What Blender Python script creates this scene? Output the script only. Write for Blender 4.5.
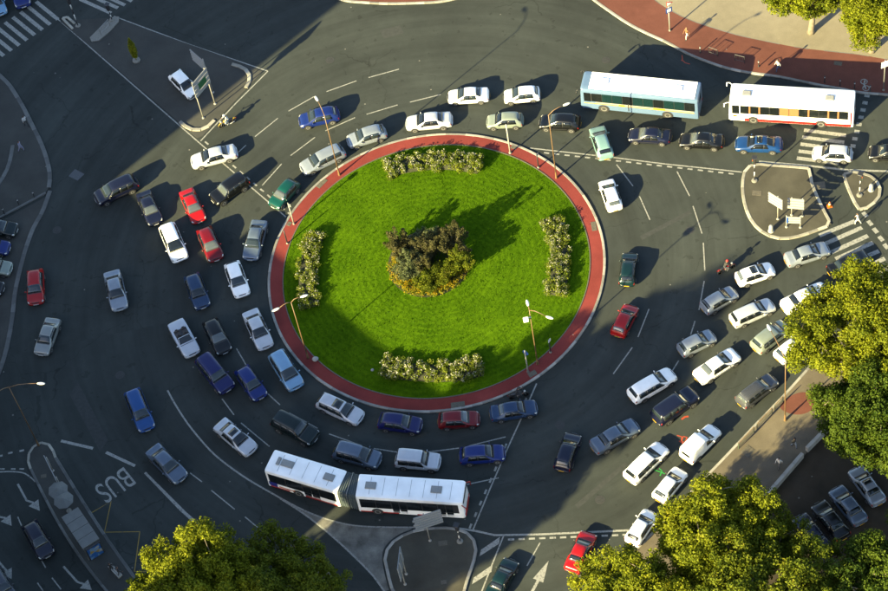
import bpy, bmesh, math, random
import numpy as np
from mathutils import Vector, Matrix, Quaternion

for _o in list(bpy.data.objects):
    bpy.data.objects.remove(_o, do_unlink=True)
SC = bpy.context.scene
COL = SC.collection

# ------------------------------------------------------------------ camera
F_PX, DEPR, ROLL = 2318.7, math.radians(54.99), math.radians(-11.636)   # focal length in photo pixels
DIST, AIM_X, AIM_Y = 222.80, 0.2434, -3.4176
fw = Vector((0, math.cos(DEPR), -math.sin(DEPR)))
_rt = Vector((1, 0, 0)); _up = _rt.cross(fw)
cr = _rt * math.cos(ROLL) + _up * math.sin(ROLL)
cu = _up * math.cos(ROLL) - _rt * math.sin(ROLL)
CAMP = Vector((AIM_X, AIM_Y, 0)) - fw * DIST
cam_d = bpy.data.cameras.new('camera'); cam = bpy.data.objects.new('camera', cam_d); COL.objects.link(cam)
M = Matrix((cr, cu, -fw)).transposed().to_4x4(); M.translation = CAMP
cam.matrix_world = M
cam_d.sensor_width = 36; cam_d.lens = 36 * F_PX / 888
cam_d.clip_start = 1; cam_d.clip_end = 3000
SC.camera = cam

# ------------------------------------------------------------------ light
SUN_AZ, SUN_EL = math.radians(34), math.radians(21.3)       # azimuth the shadows run to, height of the sun
world = bpy.data.worlds.new('World'); SC.world = world; world.use_nodes = True
wn = world.node_tree.nodes; wl = world.node_tree.links
bg = wn['Background']; sky = wn.new('ShaderNodeTexSky'); sky.sky_type = 'NISHITA'
sky.sun_disc = False; sky.sun_elevation = SUN_EL; sky.sun_rotation = math.radians(236)
sky.air_density = 1.0; sky.dust_density = 1.2; sky.ozone_density = 1.0
wl.new(sky.outputs[0], bg.inputs[0]); bg.inputs[1].default_value = 0.074
sl = bpy.data.lights.new('sun', 'SUN'); sl.energy = 5.0; sl.angle = math.radians(0.5); sl.color = (1.0, 0.85, 0.42)
sun = bpy.data.objects.new('sun', sl); COL.objects.link(sun)
sd = Vector((math.cos(SUN_AZ) * math.cos(SUN_EL), math.sin(SUN_AZ) * math.cos(SUN_EL), -math.sin(SUN_EL)))
sun.rotation_euler = sd.to_track_quat('-Z', 'Y').to_euler(); sun.location = (-60, -40, 60)
SC.view_settings.view_transform = 'Standard'; SC.view_settings.look = 'None'
SC.view_settings.gamma = 1; SC.view_settings.use_curve_mapping = False
SC.view_settings.exposure = 2.5
SC.render.engine = 'CYCLES'

# ------------------------------------------------------------------ helpers
def G(x, y, h=0.0):
    """Place on the plane z = h of the point seen at photo pixel x, y."""
    d = fw + cr * ((x - 444) / F_PX) - cu * ((y - 295.5) / F_PX)
    return CAMP + d * ((h - CAMP.z) / d.z)
def UV(u, v, z=0):
    """u along the shadows, v across them."""
    c, s = math.cos(SUN_AZ), math.sin(SUN_AZ)
    return Vector((u * c - v * s, u * s + v * c, z))
RND = random.Random(7)

def mat(name, col, rough=.6, metal=0., spec=.5, noise=0., nscale=8., bump=0., bscale=60., coat=0., alpha=None, trans=0.):
    m = bpy.data.materials.new(name); m.use_nodes = True
    nt = m.node_tree; b = nt.nodes['Principled BSDF']
    b.inputs['Base Color'].default_value = (*col, 1); b.inputs['Roughness'].default_value = rough
    b.inputs['Metallic'].default_value = metal; b.inputs['Specular IOR Level'].default_value = spec
    if coat: b.inputs['Coat Weight'].default_value = coat; b.inputs['Coat Roughness'].default_value = .06
    if trans: b.inputs['Transmission Weight'].default_value = trans
    if noise or bump:
        tc = nt.nodes.new('ShaderNodeTexCoord')
    if noise:
        n = nt.nodes.new('ShaderNodeTexNoise'); n.inputs['Scale'].default_value = nscale; n.inputs['Detail'].default_value = 5
        nt.links.new(tc.outputs['Object'], n.inputs['Vector'])
        mr = nt.nodes.new('ShaderNodeMapRange'); mr.inputs[1].default_value = .3; mr.inputs[2].default_value = .7
        mr.inputs[3].default_value = 1 - noise; mr.inputs[4].default_value = 1 + noise
        nt.links.new(n.outputs[0], mr.inputs[0])
        mx = nt.nodes.new('ShaderNodeVectorMath'); mx.operation = 'SCALE'; mx.inputs[0].default_value = col
        nt.links.new(mr.outputs[0], mx.inputs['Scale']); nt.links.new(mx.outputs[0], b.inputs['Base Color'])
    if bump:
        n2 = nt.nodes.new('ShaderNodeTexNoise'); n2.inputs['Scale'].default_value = bscale; n2.inputs['Detail'].default_value = 4
        nt.links.new(tc.outputs['Object'], n2.inputs['Vector'])
        bp = nt.nodes.new('ShaderNodeBump'); bp.inputs['Strength'].default_value = bump; bp.inputs['Distance'].default_value = .02
        nt.links.new(n2.outputs[0], bp.inputs['Height']); nt.links.new(bp.outputs[0], b.inputs['Normal'])
    return m

class MB:
    def __init__(s): s.v = []; s.f = []; s.m = []; s.mi = 0
    def add(s, vs, fs):
        o = len(s.v); s.v += [tuple(p) for p in vs]
        for f in fs: s.f.append(tuple(i + o for i in f)); s.m.append(s.mi)
        return s
    def box(s, c, d, R=None, ch=0.0):
        """Box with centre c and size d; ch cuts its upright and top edges."""
        x, y, z = d[0] / 2, d[1] / 2, d[2] / 2
        if ch <= 0:
            vs = [Vector((a * x, b * y, e * z)) for e in (-1, 1) for a, b in ((-1, -1), (1, -1), (1, 1), (-1, 1))]
            fs = [(3, 2, 1, 0), (4, 5, 6, 7), (0, 1, 5, 4), (1, 2, 6, 5), (2, 3, 7, 6), (3, 0, 4, 7)]
        else:
            ch = min(ch, x * .9, y * .9, z * .9)
            def ring(k, zz):
                X, Y = x - k, y - k; C = ch
                return [Vector(p) for p in ((-X + C, -Y, zz), (X - C, -Y, zz), (X, -Y + C, zz), (X, Y - C, zz), (X - C, Y, zz), (-X + C, Y, zz), (-X, Y - C, zz), (-X, -Y + C, zz))]
            k2 = ch * .7
            vs = ring(k2, -z) + ring(0, -z + ch) + ring(0, z - ch) + ring(k2, z); fs = [tuple(range(7, -1, -1)), tuple(range(24, 32))]
            for r in range(3):
                for i in range(8):
                    a = r * 8 + i; b2 = r * 8 + (i + 1) % 8; fs.append((a, b2, b2 + 8, a + 8))
        c = Vector(c)
        return s.add([((R @ p) if R else p) + c for p in vs], fs)
    def tube(s, pts, rad, n=8, cap=True):
        pts = [Vector(p) for p in pts]
        if not hasattr(rad, '__len__'): rad = [rad] * len(pts)
        vs = []; fs = []; prev = None
        for i, p in enumerate(pts):
            t = (pts[min(i + 1, len(pts) - 1)] - pts[max(i - 1, 0)]); t.normalize()
            if prev is None:
                a = t.orthogonal().normalized()
            else:
                a = (prev - t * prev.dot(t)); a = a.normalized() if a.length > 1e-6 else t.orthogonal().normalized()
            prev = a; b = t.cross(a)
            for k in range(n):
                q = 2 * math.pi * k / n; vs.append(p + (a * math.cos(q) + b * math.sin(q)) * rad[i])
        for i in range(len(pts) - 1):
            for k in range(n):
                fs.append((i * n + k, i * n + (k + 1) % n, (i + 1) * n + (k + 1) % n, (i + 1) * n + k))
        if cap:
            fs.append(tuple(range(n - 1, -1, -1))); o = (len(pts) - 1) * n; fs.append(tuple(range(o, o + n)))
        return s.add(vs, fs)
    def lathe(s, prof, n=20, axis='Z', c=(0, 0, 0)):
        """prof: (radius, height) pairs turned round an axis."""
        vs = []; fs = []; c = Vector(c)
        for r, h in prof:
            for k in range(n):
                q = 2 * math.pi * k / n; a, b = r * math.cos(q), r * math.sin(q)
                vs.append(c + (Vector((a, b, h)) if axis == 'Z' else Vector((a, h, b)) if axis == 'Y' else Vector((h, a, b))))
        for i in range(len(prof) - 1):
            for k in range(n):
                q = (i * n + k, i * n + (k + 1) % n, (i + 1) * n + (k + 1) % n, (i + 1) * n + k)
                fs.append(q if axis != 'Y' else q[::-1])
        if prof[0][0] > 1e-4: fs.append(tuple(range(n - 1, -1, -1)))
        if prof[-1][0] > 1e-4: o = (len(prof) - 1) * n; fs.append(tuple(range(o, o + n)))
        return s.add(vs, fs)
    def sphere(s, c, r, n=12, m=8):
        r = Vector(r) if hasattr(r, '__len__') else Vector((r, r, r)); c = Vector(c)
        vs = [c + Vector((0, 0, -r.z))]; fs = []
        for i in range(1, m):
            q = math.pi * i / m - math.pi / 2
            for k in range(n):
                w = 2 * math.pi * k / n; vs.append(c + Vector((r.x * math.cos(q) * math.cos(w), r.y * math.cos(q) * math.sin(w), r.z * math.sin(q))))
        vs.append(c + Vector((0, 0, r.z)))
        for k in range(n): fs.append((0, 1 + (k + 1) % n, 1 + k))
        for i in range(m - 2):
            for k in range(n):
                a = 1 + i * n + k; b = 1 + i * n + (k + 1) % n; fs.append((a, b, b + n, a + n))
        o = 1 + (m - 2) * n
        for k in range(n): fs.append((o + k, o + (k + 1) % n, len(vs) - 1))
        return s.add(vs, fs)
    def prism(s, poly, z0, z1):
        n = len(poly); A = sum(poly[i][0] * poly[(i + 1) % n][1] - poly[(i + 1) % n][0] * poly[i][1] for i in range(n))
        if A < 0: poly = poly[::-1]
        vs = [(p[0], p[1], z0) for p in poly] + [(p[0], p[1], z1) for p in poly]
        fs = [tuple(range(n - 1, -1, -1)), tuple(range(n, 2 * n))] + [(i, (i + 1) % n, n + (i + 1) % n, n + i) for i in range(n)]
        return s.add(vs, fs)
    def flat(s, poly, z):
        n = len(poly); A = sum(poly[i][0] * poly[(i + 1) % n][1] - poly[(i + 1) % n][0] * poly[i][1] for i in range(n))
        if A < 0: poly = poly[::-1]
        return s.add([(p[0], p[1], z) for p in poly], [tuple(range(n))])
    def ribbon(s, pts, w, z, closed=False):
        pts = [Vector((p[0], p[1], 0)) for p in pts]; n = len(pts)
        if not hasattr(w, '__len__'): w = [w] * n
        vs = []
        for i, p in enumerate(pts):
            a = pts[(i + 1) % n] if closed else pts[min(i + 1, n - 1)]; b = pts[i - 1] if closed or i else pts[0]
            t = (a - b).normalized(); nn = Vector((-t.y, t.x, 0)) * w[i] / 2
            vs += [(p.x + nn.x, p.y + nn.y, z), (p.x - nn.x, p.y - nn.y, z)]
        m = n if closed else n - 1
        return s.add(vs, [(2 * i + 1, 2 * ((i + 1) % n) + 1, 2 * ((i + 1) % n), 2 * i) for i in range(m)])
    def mesh(s, name, mats=None, smooth=False, angle=None):
        me = bpy.data.meshes.new(name); me.from_pydata(s.v, [], s.f)
        if mats is not None:
            for m_ in (mats if isinstance(mats, (list, tuple)) else [mats]): me.materials.append(m_)
        if any(s.m): me.polygons.foreach_set('material_index', s.m)
        if smooth:
            me.polygons.foreach_set('use_smooth', [True] * len(me.polygons))
            if angle: me.set_sharp_from_angle(angle=math.radians(angle))
        me.update(); return me
    def build(s, name, mats, parent=None, smooth=False, angle=None):
        return ob(name, s.mesh(name, mats, smooth, angle), parent)

def ob(name, data, parent=None, loc=None, rz=None):
    o = bpy.data.objects.new(name, data); COL.objects.link(o)
    if parent: o.parent = parent
    if loc is not None: o.location = loc
    if rz is not None: o.rotation_euler = (0, 0, rz)
    return o
def tag(o, label=None, cat=None, group=None, kind=None):
    if label: o['label'] = label
    if cat: o['category'] = cat
    if group: o['group'] = group
    if kind: o['kind'] = kind
    return o
def thing(name, label, cat, loc=(0, 0, 0), rz=0., group=None):
    return tag(ob(name, None, None, loc, rz), label, cat, group)
def paint_slot(o, m, i=0):
    o.material_slots[i].link = 'OBJECT'; o.material_slots[i].material = m

def spline(pts, n=6, closed=False):
    """Catmull-Rom through the points."""
    P = [Vector((p[0], p[1], 0)) for p in pts]; N = len(P); out = []
    for i in range(N if closed else N - 1):
        p0 = P[i - 1] if closed or i else P[0]; p1 = P[i]; p2 = P[(i + 1) % N]; p3 = P[(i + 2) % N] if closed else P[min(i + 2, N - 1)]
        for k in range(n):
            t = k / n
            out.append(.5 * ((2 * p1) + (p2 - p0) * t + (2 * p0 - 5 * p1 + 4 * p2 - p3) * t * t + (3 * p1 - p0 - 3 * p2 + p3) * t ** 3))
    if not closed: out.append(P[-1])
    return out
def GP(pts, h=0.): return [G(x, y, h) for x, y in pts]
# ------------------------------------------------------------------ materials
def ground_mat(name, col, col2, streak=0., grain=.25, patch=.2, pscale=.12, rough=.9, spec=.12):
    """Worn ground: broad patches, fine grain, small specks and, for the road, bands round the roundabout."""
    m = bpy.data.materials.new(name); m.use_nodes = True; nt = m.node_tree; L = nt.links.new
    b = nt.nodes['Principled BSDF']; b.inputs['Roughness'].default_value = rough; b.inputs['Specular IOR Level'].default_value = spec
    geo = nt.nodes.new('ShaderNodeNewGeometry')
    def noise(sc, det, vec=None, rgh=.55):
        n = nt.nodes.new('ShaderNodeTexNoise'); n.inputs['Scale'].default_value = sc; n.inputs['Detail'].default_value = det
        n.inputs['Roughness'].default_value = rgh; L(vec or geo.outputs['Position'], n.inputs['Vector']); return n.outputs[0]
    def math_(op, a, b_=None, c=None):
        n = nt.nodes.new('ShaderNodeMath'); n.operation = op
        for i, q in enumerate((a, b_, c)):
            if q is None: continue
            if isinstance(q, (int, float)): n.inputs[i].default_value = q
            else: L(q, n.inputs[i])
        return n.outputs[0]
    fac = math_('MULTIPLY_ADD', math_('SUBTRACT', noise(pscale, 6), .5), patch * 4, 1.)
    fac = math_('MULTIPLY', fac, math_('MULTIPLY_ADD', math_('SUBTRACT', noise(9, 5, rgh=.75), .5), grain * 1.6, 1.))
    fac = math_('MULTIPLY', fac, math_('MULTIPLY_ADD', math_('SUBTRACT', noise(1.3, 4), .5), grain, 1.))
    if streak:
        sp = nt.nodes.new('ShaderNodeSeparateXYZ'); L(geo.outputs['Position'], sp.inputs[0])
        ln = nt.nodes.new('ShaderNodeVectorMath'); ln.operation = 'LENGTH'; L(geo.outputs['Position'], ln.inputs[0])
        an = math_('ARCTAN2', sp.outputs[1], sp.outputs[0])
        cx = nt.nodes.new('ShaderNodeCombineXYZ'); L(math_('MULTIPLY', ln.outputs['Value'], .55), cx.inputs[0]); L(math_('MULTIPLY', an, 1.1), cx.inputs[1])
        fac = math_('MULTIPLY', fac, math_('MULTIPLY_ADD', math_('SUBTRACT', noise(1.0, 4, cx.outputs[0], .65), .5), streak, 1.))
    if streak:
        wv = nt.nodes.new('ShaderNodeVectorMath'); wv.operation = 'MULTIPLY_ADD'; wv.inputs[1].default_value = (2.5, 2.5, 0)
        nz = nt.nodes.new('ShaderNodeTexNoise'); nz.inputs['Scale'].default_value = .5; nz.inputs['Detail'].default_value = 6; L(geo.outputs['Position'], nz.inputs['Vector'])
        L(nz.outputs['Color'], wv.inputs[0]); L(geo.outputs['Position'], wv.inputs[2])
        vc = nt.nodes.new('ShaderNodeTexVoronoi'); vc.feature = 'DISTANCE_TO_EDGE'; vc.inputs['Scale'].default_value = .11; L(wv.outputs[0], vc.inputs['Vector'])
        ck = math_('MULTIPLY', math_('LESS_THAN', vc.outputs['Distance'], .0035), math_('GREATER_THAN', noise(.07, 3), .50))
        fac = math_('MULTIPLY', fac, math_('MULTIPLY_ADD', ck, -.26, 1.))
        oil = math_('MULTIPLY', math_('GREATER_THAN', noise(.9, 3), .66), -.22); fac = math_('MULTIPLY', fac, math_('ADD', oil, 1.))
    cl = nt.nodes.new('ShaderNodeMixRGB'); cl.inputs[1].default_value = (*col, 1); cl.inputs[2].default_value = (*col2, 1)
    L(noise(.45, 5), cl.inputs[0])
    vs = nt.nodes.new('ShaderNodeVectorMath'); vs.operation = 'SCALE'; L(cl.outputs[0], vs.inputs[0]); L(fac, vs.inputs['Scale'])
    # light specks of litter and grit
    vo = nt.nodes.new('ShaderNodeTexVoronoi'); vo.inputs['Scale'].default_value = .42; L(geo.outputs['Position'], vo.inputs['Vector'])
    lt = math_('LESS_THAN', vo.outputs['Distance'], .035)
    mx = nt.nodes.new('ShaderNodeMixRGB'); L(math_('MULTIPLY', lt, .55), mx.inputs[0]); L(vs.outputs[0], mx.inputs[1]); mx.inputs[2].default_value = (.2, .19, .17, 1)
    L(mx.outputs[0], b.inputs['Base Color'])
    bp = nt.nodes.new('ShaderNodeBump'); bp.inputs['Strength'].default_value = .5; bp.inputs['Distance'].default_value = .012
    L(noise(26, 4), bp.inputs['Height']); L(bp.outputs[0], b.inputs['Normal'])
    return m

ASPH = ground_mat('asphalt', (.0272, .0322, .0305), (.0318, .0362, .0338), streak=1.0, patch=.24)
ASPH2 = ground_mat('island_asphalt', (.043, .042, .034), (.060, .055, .042), patch=.3, pscale=.35)
ASPHL = ground_mat('footway_asphalt', (.040, .041, .038), (.050, .050, .045), patch=.2, pscale=.3)
REDP = ground_mat('red_paving', (.128, .023, .020), (.158, .032, .028), patch=.26, grain=.3)
REDD = ground_mat('red_footway', (.090, .034, .025), (.11, .043, .032), patch=.2, grain=.35)
BEIGE = ground_mat('beige_paving', (.150, .132, .095), (.175, .152, .108), patch=.16, grain=.3)
FOOTB = ground_mat('dusty_footway', (.088, .074, .054), (.115, .098, .072), patch=.3, grain=.35)
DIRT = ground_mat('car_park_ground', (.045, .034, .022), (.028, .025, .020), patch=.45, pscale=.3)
APRON = ground_mat('sett_apron', (.095, .096, .088), (.15, .142, .122), patch=.5, pscale=.8, grain=.6)
def worn_paint(name, col, wear=.40):
    m = bpy.data.materials.new(name); m.use_nodes = True; nt = m.node_tree; L = nt.links.new; b = nt.nodes['Principled BSDF']
    b.inputs['Roughness'].default_value = .7
    geo = nt.nodes.new('ShaderNodeNewGeometry'); n = nt.nodes.new('ShaderNodeTexNoise'); n.inputs['Scale'].default_value = 5; n.inputs['Detail'].default_value = 8; n.inputs['Roughness'].default_value = .75
    L(geo.outputs['Position'], n.inputs['Vector'])
    r = nt.nodes.new('ShaderNodeValToRGB'); r.color_ramp.elements[0].position = wear - .04; r.color_ramp.elements[0].color = (.05, .05, .047, 1)
    r.color_ramp.elements[1].position = wear + .10; r.color_ramp.elements[1].color = (*col, 1)
    L(n.outputs[0], r.inputs[0]); L(r.outputs[0], b.inputs['Base Color']); return m
WPAINT = worn_paint('road_paint', (.21, .21, .19))
YPAINT = worn_paint('yellow_road_paint', (.19, .12, .012), .38)
OPAINT = mat('orange_spray', (.26, .035, .012), .7); GPAINT = mat('green_spray', (.01, .17, .03), .7)
KERB = mat('kerb_stone', (.22, .21, .185), .75, noise=.22, nscale=1.6)
KERBW = mat('painted_kerb', (.27, .255, .21), .7, noise=.25, nscale=1.4)
KERBD = mat('grey_kerb', (.085, .087, .083), .8, noise=.25, nscale=1.6)
GRATE = mat('drain_iron', (.085, .075, .055), .7, metal=.2, noise=.3, nscale=9)
STEEL = mat('galvanised_steel', (.22, .22, .21), .45, metal=.6, noise=.12)
POLE_T = mat('tan_pole_paint', (.12, .07, .032), .5, noise=.15)
POLE_W = mat('pale_pole_paint', (.26, .25, .22), .5)
BLACK = mat('black_plastic', (.018, .018, .02), .5)
RUBBER = mat('tyre_rubber', (.022, .022, .022), .85)
RIM = mat('wheel_trim', (.26, .26, .25), .35, metal=.6)
GLASS = mat('dark_car_glass', (.006, .008, .009), .07, spec=.7)
GLASSM = mat('faint_painted_sky_glass', (.013, .019, .021), .08, spec=.75)  # a faint sky reflection is put into the base colour
GLASSB = mat('pale_painted_sky_glass', (.055, .065, .066), .12, spec=.9)  # pale sky reflection painted into the base colour of the glass
CHROME = mat('lamp_glass', (.42, .42, .40), .12, metal=.35)
TAIL = mat('tail_lamp', (.20, .006, .004), .25)
ORANGE = mat('indicator_lamp', (.42, .10, .008), .25)
PLATE_W = mat('white_plate', (.4, .4, .38), .4); PLATE_Y = mat('yellow_plate', (.38, .22, .012), .4)
SIGNW = mat('sign_white', (.24, .24, .23), .45, noise=.08); SIGNG = mat('sign_back_grey', (.20, .21, .21), .5, noise=.12)
SIGNB = mat('sign_blue', (.01, .045, .2), .45); SIGNGR = mat('sign_green', (.008, .085, .03), .45); SIGNR = mat('sign_red', (.3, .012, .01), .45)
WHITE = mat('white_enamel', (.55, .55, .52), .4)
CONC = mat('concrete', (.15, .145, .125), .85, noise=.15)
CONCW = mat('whitewashed_concrete', (.27, .26, .235), .8, noise=.18, nscale=1.2)

def lawn_mat():
    m = bpy.data.materials.new('mown_lawn'); m.use_nodes = True; nt = m.node_tree; L = nt.links.new; b = nt.nodes['Principled BSDF']
    b.inputs['Roughness'].default_value = .9; b.inputs['Specular IOR Level'].default_value = .02
    geo = nt.nodes.new('ShaderNodeNewGeometry')
    w = nt.nodes.new('ShaderNodeTexWave'); w.wave_type = 'RINGS'; w.rings_direction = 'Z'; w.inputs['Scale'].default_value = .5
    w.inputs['Distortion'].default_value = 3.5; w.inputs['Detail'].default_value = 3; w.inputs['Detail Scale'].default_value = 1.2
    L(geo.outputs['Position'], w.inputs['Vector'])
    n = nt.nodes.new('ShaderNodeTexNoise'); n.inputs['Scale'].default_value = 3.2; n.inputs['Detail'].default_value = 8; n.inputs['Roughness'].default_value = .75
    L(geo.outputs['Position'], n.inputs['Vector'])
    n3 = nt.nodes.new('ShaderNodeTexNoise'); n3.inputs['Scale'].default_value = .3; n3.inputs['Detail'].default_value = 3
    L(geo.outputs['Position'], n3.inputs['Vector'])
    def ma(op, x, y=None, z=None):
        q = nt.nodes.new('ShaderNodeMath'); q.operation = op
        for i, e in enumerate((x, y, z)):
            if e is None: continue
            if isinstance(e, (int, float)): q.inputs[i].default_value = e
            else: L(e, q.inputs[i])
        return q.outputs[0]
    f = ma('ADD', ma('MULTIPLY', w.outputs[1], .085), ma('MULTIPLY', n.outputs[0], .72)); f = ma('ADD', f, ma('MULTIPLY', n3.outputs[0], .45))
    r = nt.nodes.new('ShaderNodeValToRGB'); e = r.color_ramp.elements
    e[0].position = .42; e[0].color = (.019, .050, .0010, 1); e[1].position = .80; e[1].color = (.058, .112, .0025, 1)
    L(f, r.inputs[0]); L(r.outputs[0], b.inputs['Base Color'])
    bp = nt.nodes.new('ShaderNodeBump'); bp.inputs['Strength'].default_value = .9; bp.inputs['Distance'].default_value = .05
    L(ma('ADD', n.outputs[0], ma('MULTIPLY', w.outputs[1], .2)), bp.inputs['Height']); L(bp.outputs[0], b.inputs['Normal'])
    return m
LAWN = lawn_mat()

def leaf_mat(name, c1, c2, c3=None, trans=.35, nsc=.5):
    """Leaves that differ singly and clump by clump, letting some light through."""
    m = bpy.data.materials.new(name); m.use_nodes = True; nt = m.node_tree; L = nt.links.new
    nt.nodes.remove(nt.nodes['Principled BSDF']); out = nt.nodes['Material Output']
    geo = nt.nodes.new('ShaderNodeNewGeometry'); n = nt.nodes.new('ShaderNodeTexNoise'); n.inputs['Scale'].default_value = nsc; n.inputs['Detail'].default_value = 3
    L(geo.outputs['Position'], n.inputs['Vector'])
    a = nt.nodes.new('ShaderNodeMath'); a.operation = 'MULTIPLY_ADD'; a.inputs[1].default_value = .55; L(geo.outputs['Random Per Island'], a.inputs[0])
    s = nt.nodes.new('ShaderNodeMath'); s.operation = 'MULTIPLY_ADD'; s.inputs[1].default_value = 1.2; s.inputs[2].default_value = -.35; L(n.outputs[0], s.inputs[0]); L(s.outputs[0], a.inputs[2])
    r = nt.nodes.new('ShaderNodeValToRGB'); e = r.color_ramp.elements; e[0].position = .1; e[0].color = (*c1, 1); e[1].position = .85; e[1].color = (*c2, 1)
    if c3: q = r.color_ramp.elements.new(.97); q.color = (*c3, 1)
    L(a.outputs[0], r.inputs[0])
    d = nt.nodes.new('ShaderNodeBsdfPrincipled'); d.inputs['Roughness'].default_value = .6; d.inputs['Specular IOR Level'].default_value = .1
    t = nt.nodes.new('ShaderNodeBsdfTranslucent'); mx = nt.nodes.new('ShaderNodeMixShader'); mx.inputs[0].default_value = trans
    L(r.outputs[0], d.inputs['Base Color']); L(r.outputs[0], t.inputs['Color']); L(d.outputs[0], mx.inputs[1]); L(t.outputs[0], mx.inputs[2]); L(mx.outputs[0], out.inputs[0])
    return m
LEAF_Y = leaf_mat('plane_leaf_gold', (.045, .066, .004), (.178, .192, .009), (.22, .195, .015))
LEAF_G = leaf_mat('plane_leaf_green', (.032, .055, .005), (.125, .142, .009), (.17, .15, .015))
LEAF_SHADE = leaf_mat('plane_leaf_shaded', (.019, .043, .005), (.070, .098, .009))  # darker copy of the plane leaf, with shade put into the colour
LEAF_B = leaf_mat('olive_bronze_leaf', (.034, .036, .011), (.090, .084, .034), (.13, .115, .075), nsc=1.1)
LEAF_S = leaf_mat('silver_green_leaf', (.045, .065, .022), (.14, .155, .075), nsc=1.1)
LEAF_H = leaf_mat('bed_leaf', (.045, .080, .005), (.16, .18, .018), nsc=1.4)
LEAF_C = leaf_mat('cypress_leaf', (.07, .09, .006), (.2, .2, .012), nsc=2)
PETAL_W = leaf_mat('white_petal', (.24, .235, .16), (.42, .40, .31), trans=.2)
PETAL_Y = leaf_mat('yellow_petal', (.20, .135, .004), (.34, .215, .006), trans=.2)
BARK = mat('plane_bark', (.14, .115, .08), .9, noise=.35, nscale=2.5, bump=.6, bscale=9)
BRICKW = mat('rendered_wall', (.42, .38, .31), .85, noise=.12, nscale=.4); ROOFM = mat('zinc_roof', (.22, .23, .24), .5, metal=.3, noise=.15, nscale=.5)

for _m in (KERB, KERBW, KERBD):
    nt = _m.node_tree; b = nt.nodes['Principled BSDF']; src = b.inputs['Base Color'].links[0].from_socket
    oi = nt.nodes.new('ShaderNodeObjectInfo'); mr = nt.nodes.new('ShaderNodeMapRange'); mr.inputs[3].default_value = .62; mr.inputs[4].default_value = 1.3; nt.links.new(oi.outputs['Random'], mr.inputs[0])
    sc = nt.nodes.new('ShaderNodeVectorMath'); sc.operation = 'SCALE'; nt.links.new(src, sc.inputs[0]); nt.links.new(mr.outputs[0], sc.inputs['Scale']); nt.links.new(sc.outputs[0], b.inputs['Base Color'])
# ------------------------------------------------------------------ the ground, the islands and the footways
m = MB(); m.add([(-900, -900, 0), (900, -900, 0), (900, 900, 0), (-900, 900, 0)], [(0, 1, 2, 3)])
road = tag(m.build('road', ASPH), kind='structure')

_st = MB().box((0, 0, 0), (1, 1, 1), ch=.0)
def stone_mesh(name, mt):
    # a kerb stone one metre long, top edges worn round; origin in the middle of its base
    q = MB(); w, h, c = .13, .15, .03
    pr = [(-w, 0), (w, 0), (w, h - c), (w - c, h), (-w + c, h), (-w, h - c)]
    vs = [(x, y, z) for x in (-.5, .5) for y, z in pr]; n = 6
    q.add(vs, [tuple(range(5, -1, -1)), tuple(range(6, 12))] + [(i, (i + 1) % n, n + (i + 1) % n, n + i) for i in range(n)])
    return q.mesh(name, mt)
STONE = {k: stone_mesh('kerb_stone', v) for k, v in (('pale', KERB), ('white', KERBW), ('grey', KERBD))}
def kerb(parent, path, kind='pale', closed=False, step=1.0, wide=1.0, high=1.0, seed=1):
    rr = random.Random(seed); P = [Vector((p[0], p[1], 0)) for p in path]
    if closed: P.append(P[0])
    cum = [0.]
    for i in range(1, len(P)): cum.append(cum[-1] + (P[i] - P[i - 1]).length)
    n = max(1, round(cum[-1] / step)); pts = []; j = 0
    for k in range(n + 1):
        d = cum[-1] * k / n
        while j < len(cum) - 2 and cum[j + 1] < d: j += 1
        f = (d - cum[j]) / max(1e-6, cum[j + 1] - cum[j]); pts.append(P[j].lerp(P[j + 1], f))
    for k in range(n):
        a, b = pts[k], pts[k + 1]; d = b - a
        o = ob('kerb_stone', STONE[kind], parent, ((a.x + b.x) / 2, (a.y + b.y) / 2, -rr.uniform(0, .012)), math.atan2(d.y, d.x) + rr.uniform(-.008, .008))
        o.scale = (d.length - .015, wide, high)
def island(name, px, mt, top=.12, n=6, closed_spline=True, world=None):
    path = world or (spline(GP(px), n, True) if closed_spline else GP(px))
    o = MB().prism(path, -.05, top).build(name, mt); tag(o, kind='structure'); return o, path

# the roundabout
RO = 16.5
def circ(r, n=160, a0=0, a1=2 * math.pi): return [Vector((r * math.cos(a0 + (a1 - a0) * i / n), r * math.sin(a0 + (a1 - a0) * i / n), 0)) for i in range(n)]
q = MB(); A, B = circ(16.37), circ(14.95); n = len(A)
q.add([(p.x, p.y, .12) for p in A] + [(p.x, p.y, .125) for p in B] + [(p.x, p.y, -.05) for p in A] + [(p.x, p.y, -.05) for p in B],
      [(i, (i + 1) % n, n + (i + 1) % n, n + i) for i in range(n)] + [(2 * n + i, 2 * n + (i + 1) % n, (i + 1) % n, i) for i in range(n)] + [(3 * n + (i + 1) % n, 3 * n + i, n + i, n + (i + 1) % n) for i in range(n)])
ringp = tag(q.build('ring_pavement', REDP), kind='structure')
kerb(ringp, circ(16.37), 'pale', True, 1.0, seed=3)
q = MB(); e0, e1 = circ(15.03), circ(14.93)                       # thin edging between the paving and the grass
q.add([(p.x, p.y, .10) for p in e0] + [(p.x, p.y, .165) for p in e0] + [(p.x, p.y, .165) for p in e1] + [(p.x, p.y, .05) for p in e1],
      [f for k in range(3) for f in [(k * n + i, k * n + (i + 1) % n, (k + 1) * n + (i + 1) % n, (k + 1) * n + i) for i in range(n)]])
q.build('edging', GRATE, ringp)
q = MB(); vs = [(0, 0, .42)]; fs = []; NR, NS = 30, 160
def lawn_z(r): return .12 + .30 * max(0., 1 - (r / 14.95) ** 2)
rl = random.Random(5)
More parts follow.
